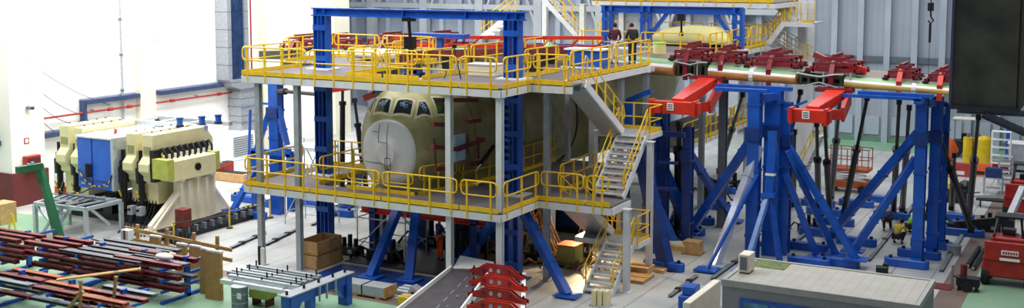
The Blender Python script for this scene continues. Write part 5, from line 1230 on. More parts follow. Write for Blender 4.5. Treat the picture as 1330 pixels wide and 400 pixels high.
for x0, x1 in ((LX, (LX+LX2)/2-.1), ((LX+LX2)/2+.1, LX2)):
    B().path([(x0, 62.4, LZ+.5), (x0, 62.4, LZ+1.05), (x1, 62.4, LZ+1.05), (x1, 62.4, LZ+.5)], .03, 6, closed=True).build('handrail', yellow, t)
    for x in (x0, (x0+x1)/2, x1): B().bar((x, 62.4, LZ), (x, 62.4, LZ+1.05), .05).build('post', yellow, t)
xstair('far stair flight descending right below the far landing', ((-15.63, 64.00, 6.40)[0], (-15.63, 64.00, 6.40)[2]), ((-18.29, 64.00, 7.95)[0], (-18.29, 64.00, 7.95)[2]), 64.0, 65.0)
xstair('far stair flight at the top edge rising left from the far landing', (LX+.2, LZ), (LX-2.4, LZ+1.9), 64.0, 65.0)
xstair('pale mobile access stairs with yellow rails on the floor behind the far red arm', ((-16.13, 64.21, 0.00)[0], 0), ((-15.00, 64.60, 2.81)[0], 2.6), 64.0, 65.4)
xstair('yellow railed stair flight climbing left at the top beside the blue gantry', ((-29.19, 62.80, 7.61)[0], U), ((-31.64, 62.80, 9.89)[0], T), 62.7, 63.8)
xstair('slanted yellow railed stairs just left of the right blue gantry post', ((-34.23, 60.00, 6.77)[0], U), ((-32.12, 60.00, 8.68)[0], T-.9), 59.6, 60.6)
t = thing('yellow_fairing', 'broad pale yellow rounded fairing on the far deck behind the second gantry', 'fairing', (-20.7, 59.6, U))
B().loft([[V(x, 59.8+1.3*math.cos(a_), U+.15+(.95*s_)*max(0, math.sin(a_))) for a_ in [2*math.pi*k/20 for k in range(20)]] for x, s_ in ((-23.0, .5), (-22.4, .8), (-21, 1), (-19.6, .95), (-18.9, .7), (-18.5, .35))]).build('fairing_body', yellowprimer, t)
B().bx(-22.4, -19.0, 59.2, 60.4, U, U+.15).build('trestle', darksteel, t)
# equipment on the upper decks
t = thing('blue_bench', 'blue bench with a white top on the upper deck left of the visitor in maroon', 'bench', (-20.27, 44.88, 7.75)); c0 = Vector((-19.96, 44.19, 7.75))
B().bx(c0.x-1.0, c0.x+.55, c0.y-.3, c0.y+.5, U+.05, U+.75).build('bench_body', blue, t); B().bx(c0.x-1.1, c0.x+.65, c0.y-.4, c0.y+.6, U+.75, U+.82).build('white_top', sheet, t); B().bx(c0.x-1.2, c0.x+.7, c0.y-.5, c0.y-.4, U, U+.06).build('floor_plate', sheet, t)
t = thing('blue_girder', 'blue girder lying across the upper deck behind the stair head', 'girder', (-24.27, 50.70, 7.75)); B().ibeam((-24.6, 47.9, 8.0+.35), (-20.6, 48.1, 8.2+.15), .3, .2, .04).build('girder_body', blue, t); B().bx(-24.4, -24.1, 47.8, 48.1, 7.75, 8.25).build('support_pad', darksteel, t); B().bx(-21.2, -20.9, 47.9, 48.2, 7.75, 8.25).build('support_pad', darksteel, t)
t = thing('hydraulic_unit', 'small dark hydraulic unit on the upper deck right of the gantry post', 'hydraulic unit', (-21.42, 41.76, 7.75)); c0 = Vector((-21.26, 41.45, 7.75))
B().box(c0+V(0, 0, .2), (.6, .4, .4)).build('unit_body', darksteel, t); B().tube(c0+V(-.25, 0, .5), c0+V(.25, 0, .5), .14, 10).build('motor', black, t); B().box(c0+V(.1, -.05, .68), (.2, .2, .1)).build('red_cap', redplastic, t)
t = thing('floor_box', 'long white box on the upper deck just behind the gantry post', 'box', (-22.93, 40.95, 7.75)); c0 = Vector((-22.10, 39.10, 7.75)); B().bx(-22.9, -21.7, 38.9, 39.6, U, U+.42).build('box_body', palecream, t); B().bx(-22.95, -21.65, 38.85, 39.65, U+.42, U+.46).build('lid', sheet, t)
t = thing('tripod', 'thin black camera tripod on the upper deck', 'tripod', (-22.16, 36.97, 7.75)); c0 = Vector((-22.16, 36.97, 7.75)); c0.y -= 0
c0 = V(-22.55, 37.3, U)
for dx, dy in ((-.35, -.2), (.35, -.1), (.05, .35)): B().tube(c0+V(dx, dy, 0), c0+V(0, 0, 1.15), .018, 6).build('leg', black, t)
B().box(c0+V(0, 0, 1.25), (.14, .12, .14)).build('camera_head', black, t)
for i, (x, y, m) in enumerate(((-27.4, 43.0, sheet), (-29.0, 42.6, palecream), (-25.2, 45.8, sheet))):
    pass
t = thing('white_fairing', 'long pale fairing piece on the upper deck behind the opening rails', 'fairing', (-29.8, 43, U))
B().loft([[V(x, 42.9+.35*math.cos(a_), U+.3+(.28*s_)*math.sin(a_)) for a_ in [2*math.pi*k/10 for k in range(10)]] for x, s_ in ((-31.6, .3), (-31.0, .8), (-29.6, 1), (-28.2, .7))]).build('fairing_body', palecream, t); B().bx(-30.8, -30.6, 42.7, 43.1, U, U+.12).build('support_pad', darksteel, t); B().bx(-28.8, -28.6, 42.7, 43.1, U, U+.15).build('support_pad', darksteel, t)
t = thing('blue_pedestal', 'small blue pedestal with a plate on top near the hoist', 'pedestal', (-27.3, 46, U)); B().bar((-27.9, 44.9, 7.5), (-27.9, 44.9, 8.75), .25, .25).build('pedestal_post', blue, t); B().bx(-29.3, -26.5, 44.6, 45.2, 8.75, 8.95).build('pedestal_top', blue, t)
t = thing('white_sheeting', 'crumpled white sheet on the deck beyond the stair head', 'sheet', (-21.6, 47, U)); B().sphere((-22.2, 50.4, 8.05), .6, 12, 6, sc_=(2.0, .7, .3)).build('sheet_body', sheet, t); B().box((-21.0, 50.2, 8.1), (.6, .5, .2)).build('folded_end', sheet, t)
t = thing('lime_vessel', 'pale yellow round vessel on the wing beside the visitors', 'vessel', (-18.5, 50, 8)); B().tube((-18.9, 49.4, 8.02), (-18.9, 49.4, 8.5), .3, 14).build('vessel_body', yellowprimer, t); B().tube((-18.9, 49.4, 8.5), (-18.9, 49.4, 8.56), .32, 14).build('vessel_lid', hivis, t)

# ------------------------------------------------------------ things under and behind the decks
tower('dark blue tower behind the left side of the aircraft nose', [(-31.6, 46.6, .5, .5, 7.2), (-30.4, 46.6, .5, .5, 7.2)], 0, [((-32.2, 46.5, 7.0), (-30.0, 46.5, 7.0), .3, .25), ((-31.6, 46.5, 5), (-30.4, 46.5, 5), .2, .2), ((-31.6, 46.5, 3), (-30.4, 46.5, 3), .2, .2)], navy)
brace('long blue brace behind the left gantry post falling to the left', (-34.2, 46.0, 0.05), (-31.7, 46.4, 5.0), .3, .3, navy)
for p, q, lb in (((-34.13, 45.00, 6.04), (-32.79, 45.00, 6.26), 'bright red bar just below the upper deck left of the nose'), ((-31.54, 44.00, 5.83), (-30.96, 44.00, 6.07), 'short bright red bar left of the windscreen')):
    t = thing('red_bar', lb, 'bar', p); B().bar(p, q, .25, .3).build('bar_body', redplastic, t); B().bar(Vector(q), (q[0], q[1], 7.45), .1, .1).build('hanger', darksteel, t)
t = thing('hydraulic_rack', 'black rack of valves and hoses under the belly right of the nose struts', 'rack', (-23, 40, 0))
for x in (-23.9, -22.5):
    for y in (39.6, 41.0): B().bar((x, y, 0), (x, y, 2.2), .1).build('leg', black, t)
for z in (.5, 1.2, 2.0): B().bx(-23.9, -22.5, 39.6, 41.0, z, z+.06).build('shelf', darksteel, t)
for k in range(4): B().tube((-23.7+.35*k, 39.8, .56), (-23.7+.35*k, 39.8, 1.15), .13, 10).build('accumulator', black, t)
B().bx(-23.7, -22.8, 39.9, 40.8, 1.26, 1.8).build('valve_block', darksteel, t)
t = thing('hydraulic_rack', 'dark cabinet rack under the belly behind the orange worker', 'rack', (-25.5, 45, 0))
B().bx(-27.5, -23.2, 45.5, 46.2, 0, 2.6).build('rack_casing', darksteel, t); B().bx(-27.3, -25.5, 45.45, 45.5, .3, 2.3).build('door', black, t); B().bx(-25.2, -23.4, 45.45, 45.5, .3, 2.3).build('door', black, t)
t = thing('hydraulic_rack', 'dark partition with equipment under the middle of the lower deck', 'rack', (-21, 45, 0))
B().bx(-22.6, -19.2, 46.2, 46.8, 0, 2.9).build('rack_casing', darksteel, t); B().bx(-22.4, -20.2, 46.15, 46.2, .3, 2.5).build('door', navy, t)
tan = mat('tan_cable', '#a67f52', .7, 0, .2, 5.)
b = B(); rn = random.Random(5)
for k in range(26):
    x = -21.6+rn.uniform(0, 1.3); y = 40.6+rn.uniform(0, 1.0); x2 = x+rn.uniform(-.6, .9); y2 = y+rn.uniform(-.6, .8)
    b.path([(x, y, 2.9), (x+rn.uniform(-.2, .2), y, 2.0), ((x+x2)/2, (y+y2)/2, 1.0), (x2, y2, .15), (x2+rn.uniform(-.8, .8), y2+rn.uniform(-.4, .4), .05)], .025, 5)
b.build('cable_tangle', tan, None, 'dense tangle of tan cables hanging under the lower deck behind the blue brace', 'cables', kind='stuff')
b = B()
for k in range(30):
    x = -20.8+rn.uniform(0, 2.8); y = 40.2+rn.uniform(0, 2.0)
    b.path([(x, y, .06), (x+rn.uniform(-.5, .5), y+rn.uniform(-.5, .5), .3), (x+rn.uniform(-.9, .9), y+rn.uniform(-.5, .5), .06)], .05, 5)
b.build('cable_heap', tan, None, 'heap of coiled tan and grey cables on the floor behind the stairs', 'cables', kind='stuff')
t = thing('storage_bin', 'olive green bin under the lower deck in front of the seated worker', 'bin', (-19.41, 40.87, 0.00)); c0 = Vector((-19.44, 40.99, 0.00)); c0 = V(c0.x, c0.y, 0)
B().bx(c0.x-.4, c0.x+.4, c0.y-.3, c0.y+.5, .08, .85).build('bin_body', mat('olive_green_panel', '#9a9c52', .6, 0, .1), t); B().bx(c0.x-.42, c0.x+.42, c0.y-.32, c0.y+.52, .85, .9).build('rim', orangepl, t)
for dx in (-.35, .35): B().bx(c0.x+dx-.05, c0.x+dx+.05, c0.y-.25, c0.y+.4, 0, .08).build('foot', darksteel, t)
t = thing('work_lamp', 'small warm work lamp lighting the space under the lower deck', 'lamp', (-19.9, 42.8, 0))
B().tube((-19.6, 43.0, 0), (-19.6, 43.0, 2.4), .03, 6).build('stand_pole', darksteel, t); B().tube((-19.6, 43.0, 0), (-19.6, 43.0, .04), .25, 10).build('base', darksteel, t); B().box((-19.6, 42.93, 2.4), (.26, .06, .2)).build('lamp_face', lampm, t); B().box((-19.6, 43.0, 2.4), (.3, .1, .24)).build('housing', black, t)
l = bpy.data.lights.new('work_lamp_light', 'AREA'); l.energy = 260; l.size = .3; l.color = (1, .72, .42); lo = bpy.data.objects.new('work_lamp_light', l); lo.location = (-19.6, 42.85, 2.4); lo.rotation_euler = (R(-55), 0, R(15)); col.objects.link(lo)

# ------------------------------------------------------------ right side and back floor
def lift_rails(t, x0, x1, y0, y1, z0, m, n=4):
    for z in (.5, 1.05): B().path([(x0, y0, z0+z), (x1, y0, z0+z), (x1, y1, z0+z), (x0, y1, z0+z)], .025, 6, closed=True).build('rail_ring', m, t)
    for k in range(n+1):
        x = x0+(x1-x0)*k/n
        for y in (y0, y1): B().bar((x, y, z0), (x, y, z0+1.05), .045).build('post', m, t)
t = thing('scissor_lift', 'orange and white scissor lift with railed platform standing before the back wall', 'scissor lift', (-13, 62, 0))
sx0, sx1 = (-13.97, 61.60, 0.33)[0], (-11.76, 61.60, 0.53)[0]
B().bx(sx0, sx1, 61.6, 62.7, .25, .65).build('chassis', orangelev, t, bevel=.03); B().bx(sx0-.02, sx1+.02, 61.55, 62.75, 1.15, 1.3).build('platform', orangelev, t)
for x in (sx0+.3, sx1-.3):
    for y in (61.62, 62.68): B().tube((x, y-.08, .22), (x, y+.08, .22), .22, 14).build('wheel', rubber, t)
for k in range(3):
    z = .66+.16*k; B().bar((sx0+.1, 61.7, z), (sx1-.1, 61.7, z+.15), .05, .06).build('scissor_arm', sheet, t); B().bar((sx1-.1, 61.7, z), (sx0+.1, 61.7, z+.15), .05, .06).build('scissor_arm', sheet, t)
lift_rails(t, sx0, sx1, 61.6, 62.7, 1.3, orangelev)
def worker_lift(lab, x, y, rz=0.):
    t = thing('lift_truck', lab, 'lift truck', (x, y, 0))
    B().bx(x-.85, x+.85, y-.6, y+.9, .35, 1.15).build('chassis', redplastic, t, bevel=.06)
    B().bx(x-.8, x+.8, y-.66, y-.58, 1.0, 1.75).build('counterweight', redplastic, t, bevel=.04)
    B().bx(x-.6, x+.6, y-.5, y+.3, 1.15, 1.9).build('engine_cover', redplastic, t, bevel=.06)
    for sx in (-.75, .75):
        for sy in (-.3, .7): B().tube((x+sx-.13, y+sy, .38), (x+sx+.13, y+sy, .38), .38, 16).build('wheel', rubber, t)
    B().box((x+.1, y-.68, 1.35), (.6, .02, .18)).build('name_panel', sheet, t)
    b = B()
    for k in range(6): b.box((x-.12+.09*k, y-.695, 1.35), (.06, .01, .1))
    b.build('panel_lettering', redplastic, t)
    B().box((x+.1, y-.68, 1.1), (.7, .02, .1)).build('lower_strip', sheet, t)
    B().box((x-.5, y-.52, 1.95), (.06, .3, .06)).build('grab_handle', black, t)
    for sx in (-.5, .5): B().bar((x+sx, y-.35, 1.9), (x+sx*.8, y-.1, 2.6), .07).build('guard_post', black, t)
    B().bx(x-.5, x+.5, y-.35, y+.5, 2.6, 2.66).build('overhead_guard', black, t)
    for sx in (-.5, .5): B().bar((x+sx, y+.5, 1.1), (x+sx, y+.5, 2.6), .07).build('guard_post', black, t)
    B().box((x, y+.1, 2.0), (.45, .4, .25)).build('seat', black, t)
    return t
c0 = (-3.60, 45.84, 0.00); worker_lift('red lift truck with a white name panel at the right edge, nearest one', c0[0], c0[1]+.6)
c0 = (-4.22, 58.84, 0.00); worker_lift('second red lift truck partly cut by the right edge, farther back', c0[0]+.2, c0[1]+.4)
t = thing('articulated_boom', 'dark articulated boom lying between the two red lift trucks', 'boom', (-5.17, 57.39, 0.00)); p, q = Vector((-6.50, 54.32, 0.40)), Vector((-4.26, 54.24, 0.90)); B().bar(p, q, .3, .3).build('boom_body', darksteel, t); B().bar(q, Vector((-3.92, 56.50, 1.92)), .25, .3).build('upper_boom', galv, t); B().bx(p.x-.3, p.x+.3, p.y-.3, p.y+.3, 0, .5).build('base_block', black, t)
B().bx(q.x-.25, q.x+.25, q.y-.25, q.y+.25, 0, .9).build('prop', darksteel, t)
t = thing('water_tub', 'round galvanised tub on the floor right of the rightmost tower', 'tub', (-6.01, 50.34, 0.00)); c0 = Vector((-6.01, 50.34, 0.00)); B().tube(c0, c0+V(0, 0, .35), .26, 16, r2=.3, cap=True).build('tub_wall', galv, t); B().tube(c0+V(0, 0, .35), c0+V(0, 0, .38), .32, 16).build('rim', greysteel, t)
t = thing('pump_trolley', 'rusty pump trolley with an upright handle beside the brown floor band', 'trolley', (-5.10, 44.56, 0.00)); c0 = Vector((-5.11, 44.79, 0.00))
B().bx(c0.x-.1, c0.x+.7, c0.y-.2, c0.y+.3, .2, .5).build('pump_body', darksteel, t); B().bar(c0+V(-.25, 0, 0), c0+V(-.25, 0, .9), .08, .08).build('upright_handle', greysteel, t); B().tube(c0+V(.3, -.25, .2), c0+V(.3, -.3, .2), .2, 12).build('wheel', rubber, t); B().tube(c0+V(.1, .3, .5), c0+V(.1, .3, .9), .12, 10).build('motor', rust, t); B().bar(c0+V(-.25, 0, .5), c0+V(.2, 0, .4), .05).build('link_arm', darksteel, t)
for s_ in (0, .6): B().bx(c0.x+s_-.05, c0.x+s_+.05, c0.y-.15, c0.y+.25, 0, .2).build('leg', darksteel, t)
t = thing('drip_tray', 'flat brown tray on the floor left of the pump trolley', 'tray', (-5.64, 44.74, 0.00)); c0 = Vector((-5.66, 44.85, 0.00)); B().bx(c0.x-.4, c0.x+.3, c0.y-.4, c0.y+.4, 0.0, .04).build('tray_body', rust, t); B().bx(c0.x-.42, c0.x-.38, c0.y-.4, c0.y+.4, .0, .08).build('lip', rust, t)
for i, (c_, q_) in enumerate((((-5.21, 48.22, 0.10), (-5.15, 51.55, 0.10)), ((-4.98, 47.94, 0.10), (-4.91, 51.37, 0.10)))):
    t = thing('dark_roll', 'dark steel roll lying on the floor beside the brown band, %s of two' % ('left', 'right')[i], 'roll', c_); B().tube(c_, q_, .1, 10).build('roll_body', darksteel, t); B().tube(Vector(c_)-V(0, .05, 0), c_, .06, 10).build('shaft_end', galv, t)
# far right clutter
def far(name, lab, cat, c, parts):
    t = thing(name, lab, cat, c)
    for pn, kind, off, d, m in parts:
        o_ = Vector(c)+V(*off)
        if kind == 'b': B().box(o_, d).build(pn, m, t, bevel=.02)
        elif kind == 's': B().sphere(o_, d[0], 12, 8, sc_=(1, d[1], d[2])).build(pn, m, t)
        elif kind == 'c': B().tube(o_, o_+V(0, 0, d[1]), d[0], 12).build(pn, m, t)
        elif kind == 'w': B().tube(o_-V(0, .12, 0), o_+V(0, .12, 0), d[0], 14).build(pn, m, t)
        elif kind == 'r': B().bar(o_, o_+V(*d), .07).build(pn, m, t)
    return t
far('orange_tank', 'bulging orange bag right behind the rightmost tower', 'tank', (-9.47, 72.97, 0.00), [('tank_body', 's', (0, 0, 1.0), (.75, .8, 1.05), orangepl), ('stand', 'b', (0, 0, .15), (.9, .8, .3), darksteel), ('neck', 'c', (-.3, 0, 1.8), (.12, .7), cream)])
far('dumper', 'small dark tractor with orange wheels and a roll bar by the back wall', 'tractor', (-8.93, 77.14, 0.00), [('body', 'b', (0, 0, .75), (1.2, 1.0, .6), darksteel), ('wheel', 'w', (-.4, -.6, .5), (.5,), rubber), ('wheel_hub', 'w', (-.4, -.66, .5), (.25,), orangepl), ('wheel', 'w', (.7, -.6, .4), (.4,), rubber), ('roll_bar', 'r', (-.5, 0, 1.0), (0, 0, 1.5), greysteel), ('roll_bar', 'r', (.8, 0, 1.0), (0, 0, 1.3), greysteel), ('canopy', 'b', (.15, 0, 2.45), (1.5, .9, .1), palecream), ('seat', 'b', (.1, 0, 1.25), (.4, .4, .5), black)])
far('yellow_bottle_rack', 'yellow upright cylinder pair behind the thick black actuator', 'cylinder rack', (-8.05, 74.67, 0.00), [('gas_bottle', 'c', (-.3, 0, 0), (.28, 1.6), yellowpl), ('gas_bottle', 'c', (.3, 0, 0), (.28, 1.6), yellowpl), ('valve', 'c', (-.3, 0, 1.6), (.1, .25), greysteel), ('valve', 'c', (.3, 0, 1.6), (.1, .25), greysteel)])
far('yellow_bottle_rack', 'yellow tall bin with a rounded top right of the black actuator', 'bin', (-7.44, 74.69, -0.00), [('bin_body', 'c', (0, 0, 0), (.5, 1.5), yellowpl), ('dome_lid', 's', (0, 0, 1.5), (.48, 1, .5), yellowpl)])
def rack_ladder(lab, c, w, h, m):
    t = thing('mobile_shelf', lab, 'shelf', c); x, y, _ = c
    for sx in (0, w):
        for sy in (0, .6): B().bar((x+sx, y+sy, 0), (x+sx, y+sy, h), .05).build('upright', m, t)
    for k in range(6): B().bx(x, x+w, y, y+.6, .25+(h-.3)*k/5, .28+(h-.3)*k/5).build('shelf_board', m, t)
    return t
rack_ladder('tall white wire shelf among the clutter near the right edge', (-6.64, 70.68, 0.00), 1.0, 2.6, sheet)
rack_ladder('white ladder trolley right of the blue topped trolley', (-5.96, 67.84, 0.00), .7, 1.6, galv)
t = thing('tool_trolley', 'trolley with a bright blue box on top near the right edge', 'trolley', (-6.38, 64.67, 0.00)); x, y, _ = (-6.38, 64.67, 0.00)
for sx in (0, .9):
    for sy in (0, .6): B().bar((x+sx, y+sy, 0), (x+sx, y+sy, .9), .05).build('leg', galv, t)
B().bx(x, x+.9, y, y+.6, .85, .9).build('tray', galv, t); B().bx(x+.05, x+.85, y+.05, y+.55, .9, 1.4).build('blue_box', bluecloth, t); B().bx(x+.1, x+.8, y+.1, y+.5, .3, .35).build('lower_tray', galv, t)
far('grey_container', 'pale grey container cut by the right edge of the picture', 'container', (-5.20, 73.17, 0.00), [('container_body', 'b', (0, 0, .9), (1.4, 1.2, 1.5), galv), ('lid', 'b', (0, 0, 1.68), (1.5, 1.3, .08), sheet), ('base', 'b', (0, 0, .08), (1.3, 1.1, .16), darksteel)])
far('blue_post', 'slim blue post with a pale cap before the back wall, near the right edge', 'post', (-6.30, 77.55, 0.00), [('post_body', 'b', (0, 0, 1.1), (.3, .3, 2.2), blue), ('cap', 'b', (0, 0, 2.25), (.36, .36, .1), sheet)])
for i, (a_, lb, m) in enumerate((((-9.15, 69.33, 0.00), 'left', orangepl), ((-8.21, 69.84, 0.00), 'middle', redplastic), ((-7.19, 70.39, 0.00), 'right', orangepl), ((-6.14, 71.51, 0.00), 'far right', redplastic))):
    t = thing('barrier_block', 'orange red plastic barrier block in the row behind the right towers, '+lb+' one', 'barrier', a_, 'plastic barrier blocks'); x, y, _ = a_
    B().prism([(y-.3, 0), (y+.3, 0), (y+.12, .75), (y-.12, .75)], 'x', x-.55, x+.6).build('block_body', m, t, bevel=.03); B().bx(x-.3, x+.3, y-.28, y-.2, .1, .3).build('foot_slot', sheet if i % 2 else darksteel, t)
far('floor_lump', 'dark pile of hoses and fittings on the floor right of the rightmost tower', 'equipment', (-7.44, 61.82, 0.00), [('motor_block', 'b', (0, 0, .35), (1.2, .8, .7), darksteel), ('round_housing', 's', (.5, 0, .8), (.4, 1, .9), black), ('yellow_cap', 'b', (-.4, -.2, .85), (.4, .3, .3), yellowpl), ('side_pipe', 'r', (-.8, 0, .3), (2.0, 0, .3), greysteel)])
far('pipe_stand', 'stand with grey pipes beside the rear red lift truck', 'stand', (-5.54, 61.13, 0.00), [('stand_frame', 'b', (0, 0, .4), (1.6, .5, .1), darksteel), ('leg', 'r', (-.6, 0, 0), (0, 0, .4), darksteel), ('leg', 'r', (.6, 0, 0), (0, 0, .4), darksteel), ('pipe', 'r', (-.9, -.1, .5), (1.8, 0, .1), galv), ('pipe', 'r', (-.9, .1, .5), (1.8, 0, .2), galv)])

# ------------------------------------------------------------ floor rails and hydraulics around the towers
for p, q, lb in (((-6.07, 47.04, 0.05), (-6.14, 57.56, 0.05), 'right of the rightmost tower'), ((-8.92, 47.40, 0.05), (-9.14, 60.63, 0.05), 'between the two right towers'), ((-13.66, 41.68, 0.05), (-13.62, 50.81, 0.05), 'in front of the wide tower'),
                 ((-14.26, 38.65, 0.05), (-14.33, 41.82, 0.05), 'left of the blue plastic container'), ((-12.42, 46.67, 0.05), (-12.29, 54.82, 0.05), 'under the wide tower braces'), ((-17.74, 45.63, 0.05), (-18.65, 54.23, 0.05), 'below the near arm tower'),
                 ((-33.34, 36.62, 0.05), (-33.92, 39.54, 0.05), 'left of the leftmost platform column'), ((-32.39, 37.74, 0.05), (-33.08, 40.69, 0.05), 'between the two left platform columns'), ((-33.06, 41.78, 0.05), (-33.68, 45.31, 0.05), 'behind the left gantry post')):
    t = thing('floor_rail', 'dark steel clamping rail on the floor '+lb, 'rail', p, 'floor clamping rails')
    B().ibeam(p, q, .16, .1, .02).build('rail_body', greysteel, t)
    for f_ in (.3, .7): B().box(Vector(p).lerp(Vector(q), f_)+V(0, 0, .03), (.22, .22, .1)).build('rail_clamp', darksteel, t)
def hydro(lab, c, s=1.0, m=darksteel):
    t = thing('hydraulic_manifold', lab, 'hydraulic unit', c); x, y, z = c
    B().bx(x-.5*s, x+.5*s, y-.3*s, y+.3*s, z, z+.35*s).build('base_block', m, t)
    for k in range(3): B().tube((x-.3*s+.3*s*k, y, z+.35*s), (x-.3*s+.3*s*k, y, z+(.7+.15*(k % 2))*s), .1*s, 10).build('accumulator', black, t)
    B().path([(x+.4*s, y-.2*s, z+.3*s), (x+.7*s, y-.4*s, z+.5*s), (x+1.0*s, y-.5*s, z+.15*s), (x+1.3*s, y-.4*s, z+.04)], .04*s, 6).build('hose', rubber, t)
    B().path([(x-.4*s, y-.2*s, z+.3*s), (x-.6*s, y-.5*s, z+.5*s), (x-.9*s, y-.6*s, z+.12*s), (x-1.1*s, y-.3*s, z+.04)], .04*s, 6).build('hose', rubber, t)
    B().box((x+.2*s, y-.32*s, z+.2*s), (.2*s, .03, .15*s)).build('valve_plate', galv, t)
    return t
for c, s, lb in (((-26.47, 38.18, 0.00), 1.3, 'between the two nose struts'), ((-28.33, 38.33, 0.00), 1.0, 'left of the nose struts by the scaffold'), ((-26.20, 41.31, -0.00), 1.3, 'under the fuselage behind the orange worker'), ((-24.02, 41.40, -0.00), 1.2, 'beyond the farthest red bracket plate'), ((-23.11, 42.97, -0.00), 1.2, 'behind the right gantry post'),
                 ((-18.66, 56.68, 0.00), 1.2, 'on the floor left of the wide tower, far one'), ((-18.79, 59.68, 0.00), 1.3, 'beyond the long brace of the wide tower'), ((-18.11, 47.78, 0.00), 1.0, 'at the foot of the broad dark brace'), ((-12.43, 51.69, -0.00), .9, 'among the anchor beams right of the wide tower'), ((-8.01, 56.80, 0.00), 1.0, 'behind the rightmost tower'),
                 ((-5.16, 55.61, -0.00), 1.0, 'beside the articulated boom'), ((-39.59, 49.75, 0.00), 1.1, 'on the far floor left of the left gantry post'), ((-36.04, 49.19, 0.00), 1.1, 'on the far floor left of the radome'), ((-20.78, 40.96, 0.00), 1.0, 'in the cable tangle behind the blue raking brace'), ((-35.62, 36.24, -0.00), .8, 'on the floor in front of the hose skid')):
    hydro('black hydraulic manifold with hoses '+lb, c, s)
# ------------------------------------------------------------ people
def skinned(name, chain, m, parent, loc, rz, root=0, sub=1):
    """chain: list of (index of parent vertex or None, (x,y,z), radius)"""
    me = bpy.data.meshes.new(name)
    me.from_pydata([c[1] for c in chain], [(c[0], i) for i, c in enumerate(chain) if c[0] is not None], [])
    me.materials.append(m)
    o = bpy.data.objects.new(name, me); col.objects.link(o)
    o.modifiers.new('skin', 'SKIN').use_smooth_shade = True
    for i, c in enumerate(chain):
        d = me.skin_vertices[0].data[i]; r_ = c[2]; d.radius = r_ if isinstance(r_, tuple) else (r_, r_); d.use_root = (i == root)
    sd = o.modifiers.new('subdivision', 'SUBSURF'); sd.levels = sub; sd.render_levels = sub
    o.parent = parent
    return o
def hand(ch, wrist, d, side):
    """palm plus five short bent fingers from the wrist index"""
    w = Vector(ch[wrist][1]); d = Vector(d).normalized(); s = Vector(side).normalized()
    ch.append((wrist, tuple(w+d*.05), (.034, .022))); p = len(ch)-1
    for k, ln in enumerate((.07, .08, .075, .06)):
        b0 = w+d*.085+s*(.018*(k-1.5))
        ch.append((p, tuple(b0), .010)); ch.append((len(ch)-1, tuple(b0+d*ln*.6), .009)); ch.append((len(ch)-1, tuple(b0+d*ln-s.cross(d)*.015), .008))
    ch.append((p, tuple(w+d*.04-s*.045), .011)); ch.append((len(ch)-1, tuple(w+d*.08-s*.06), .009))
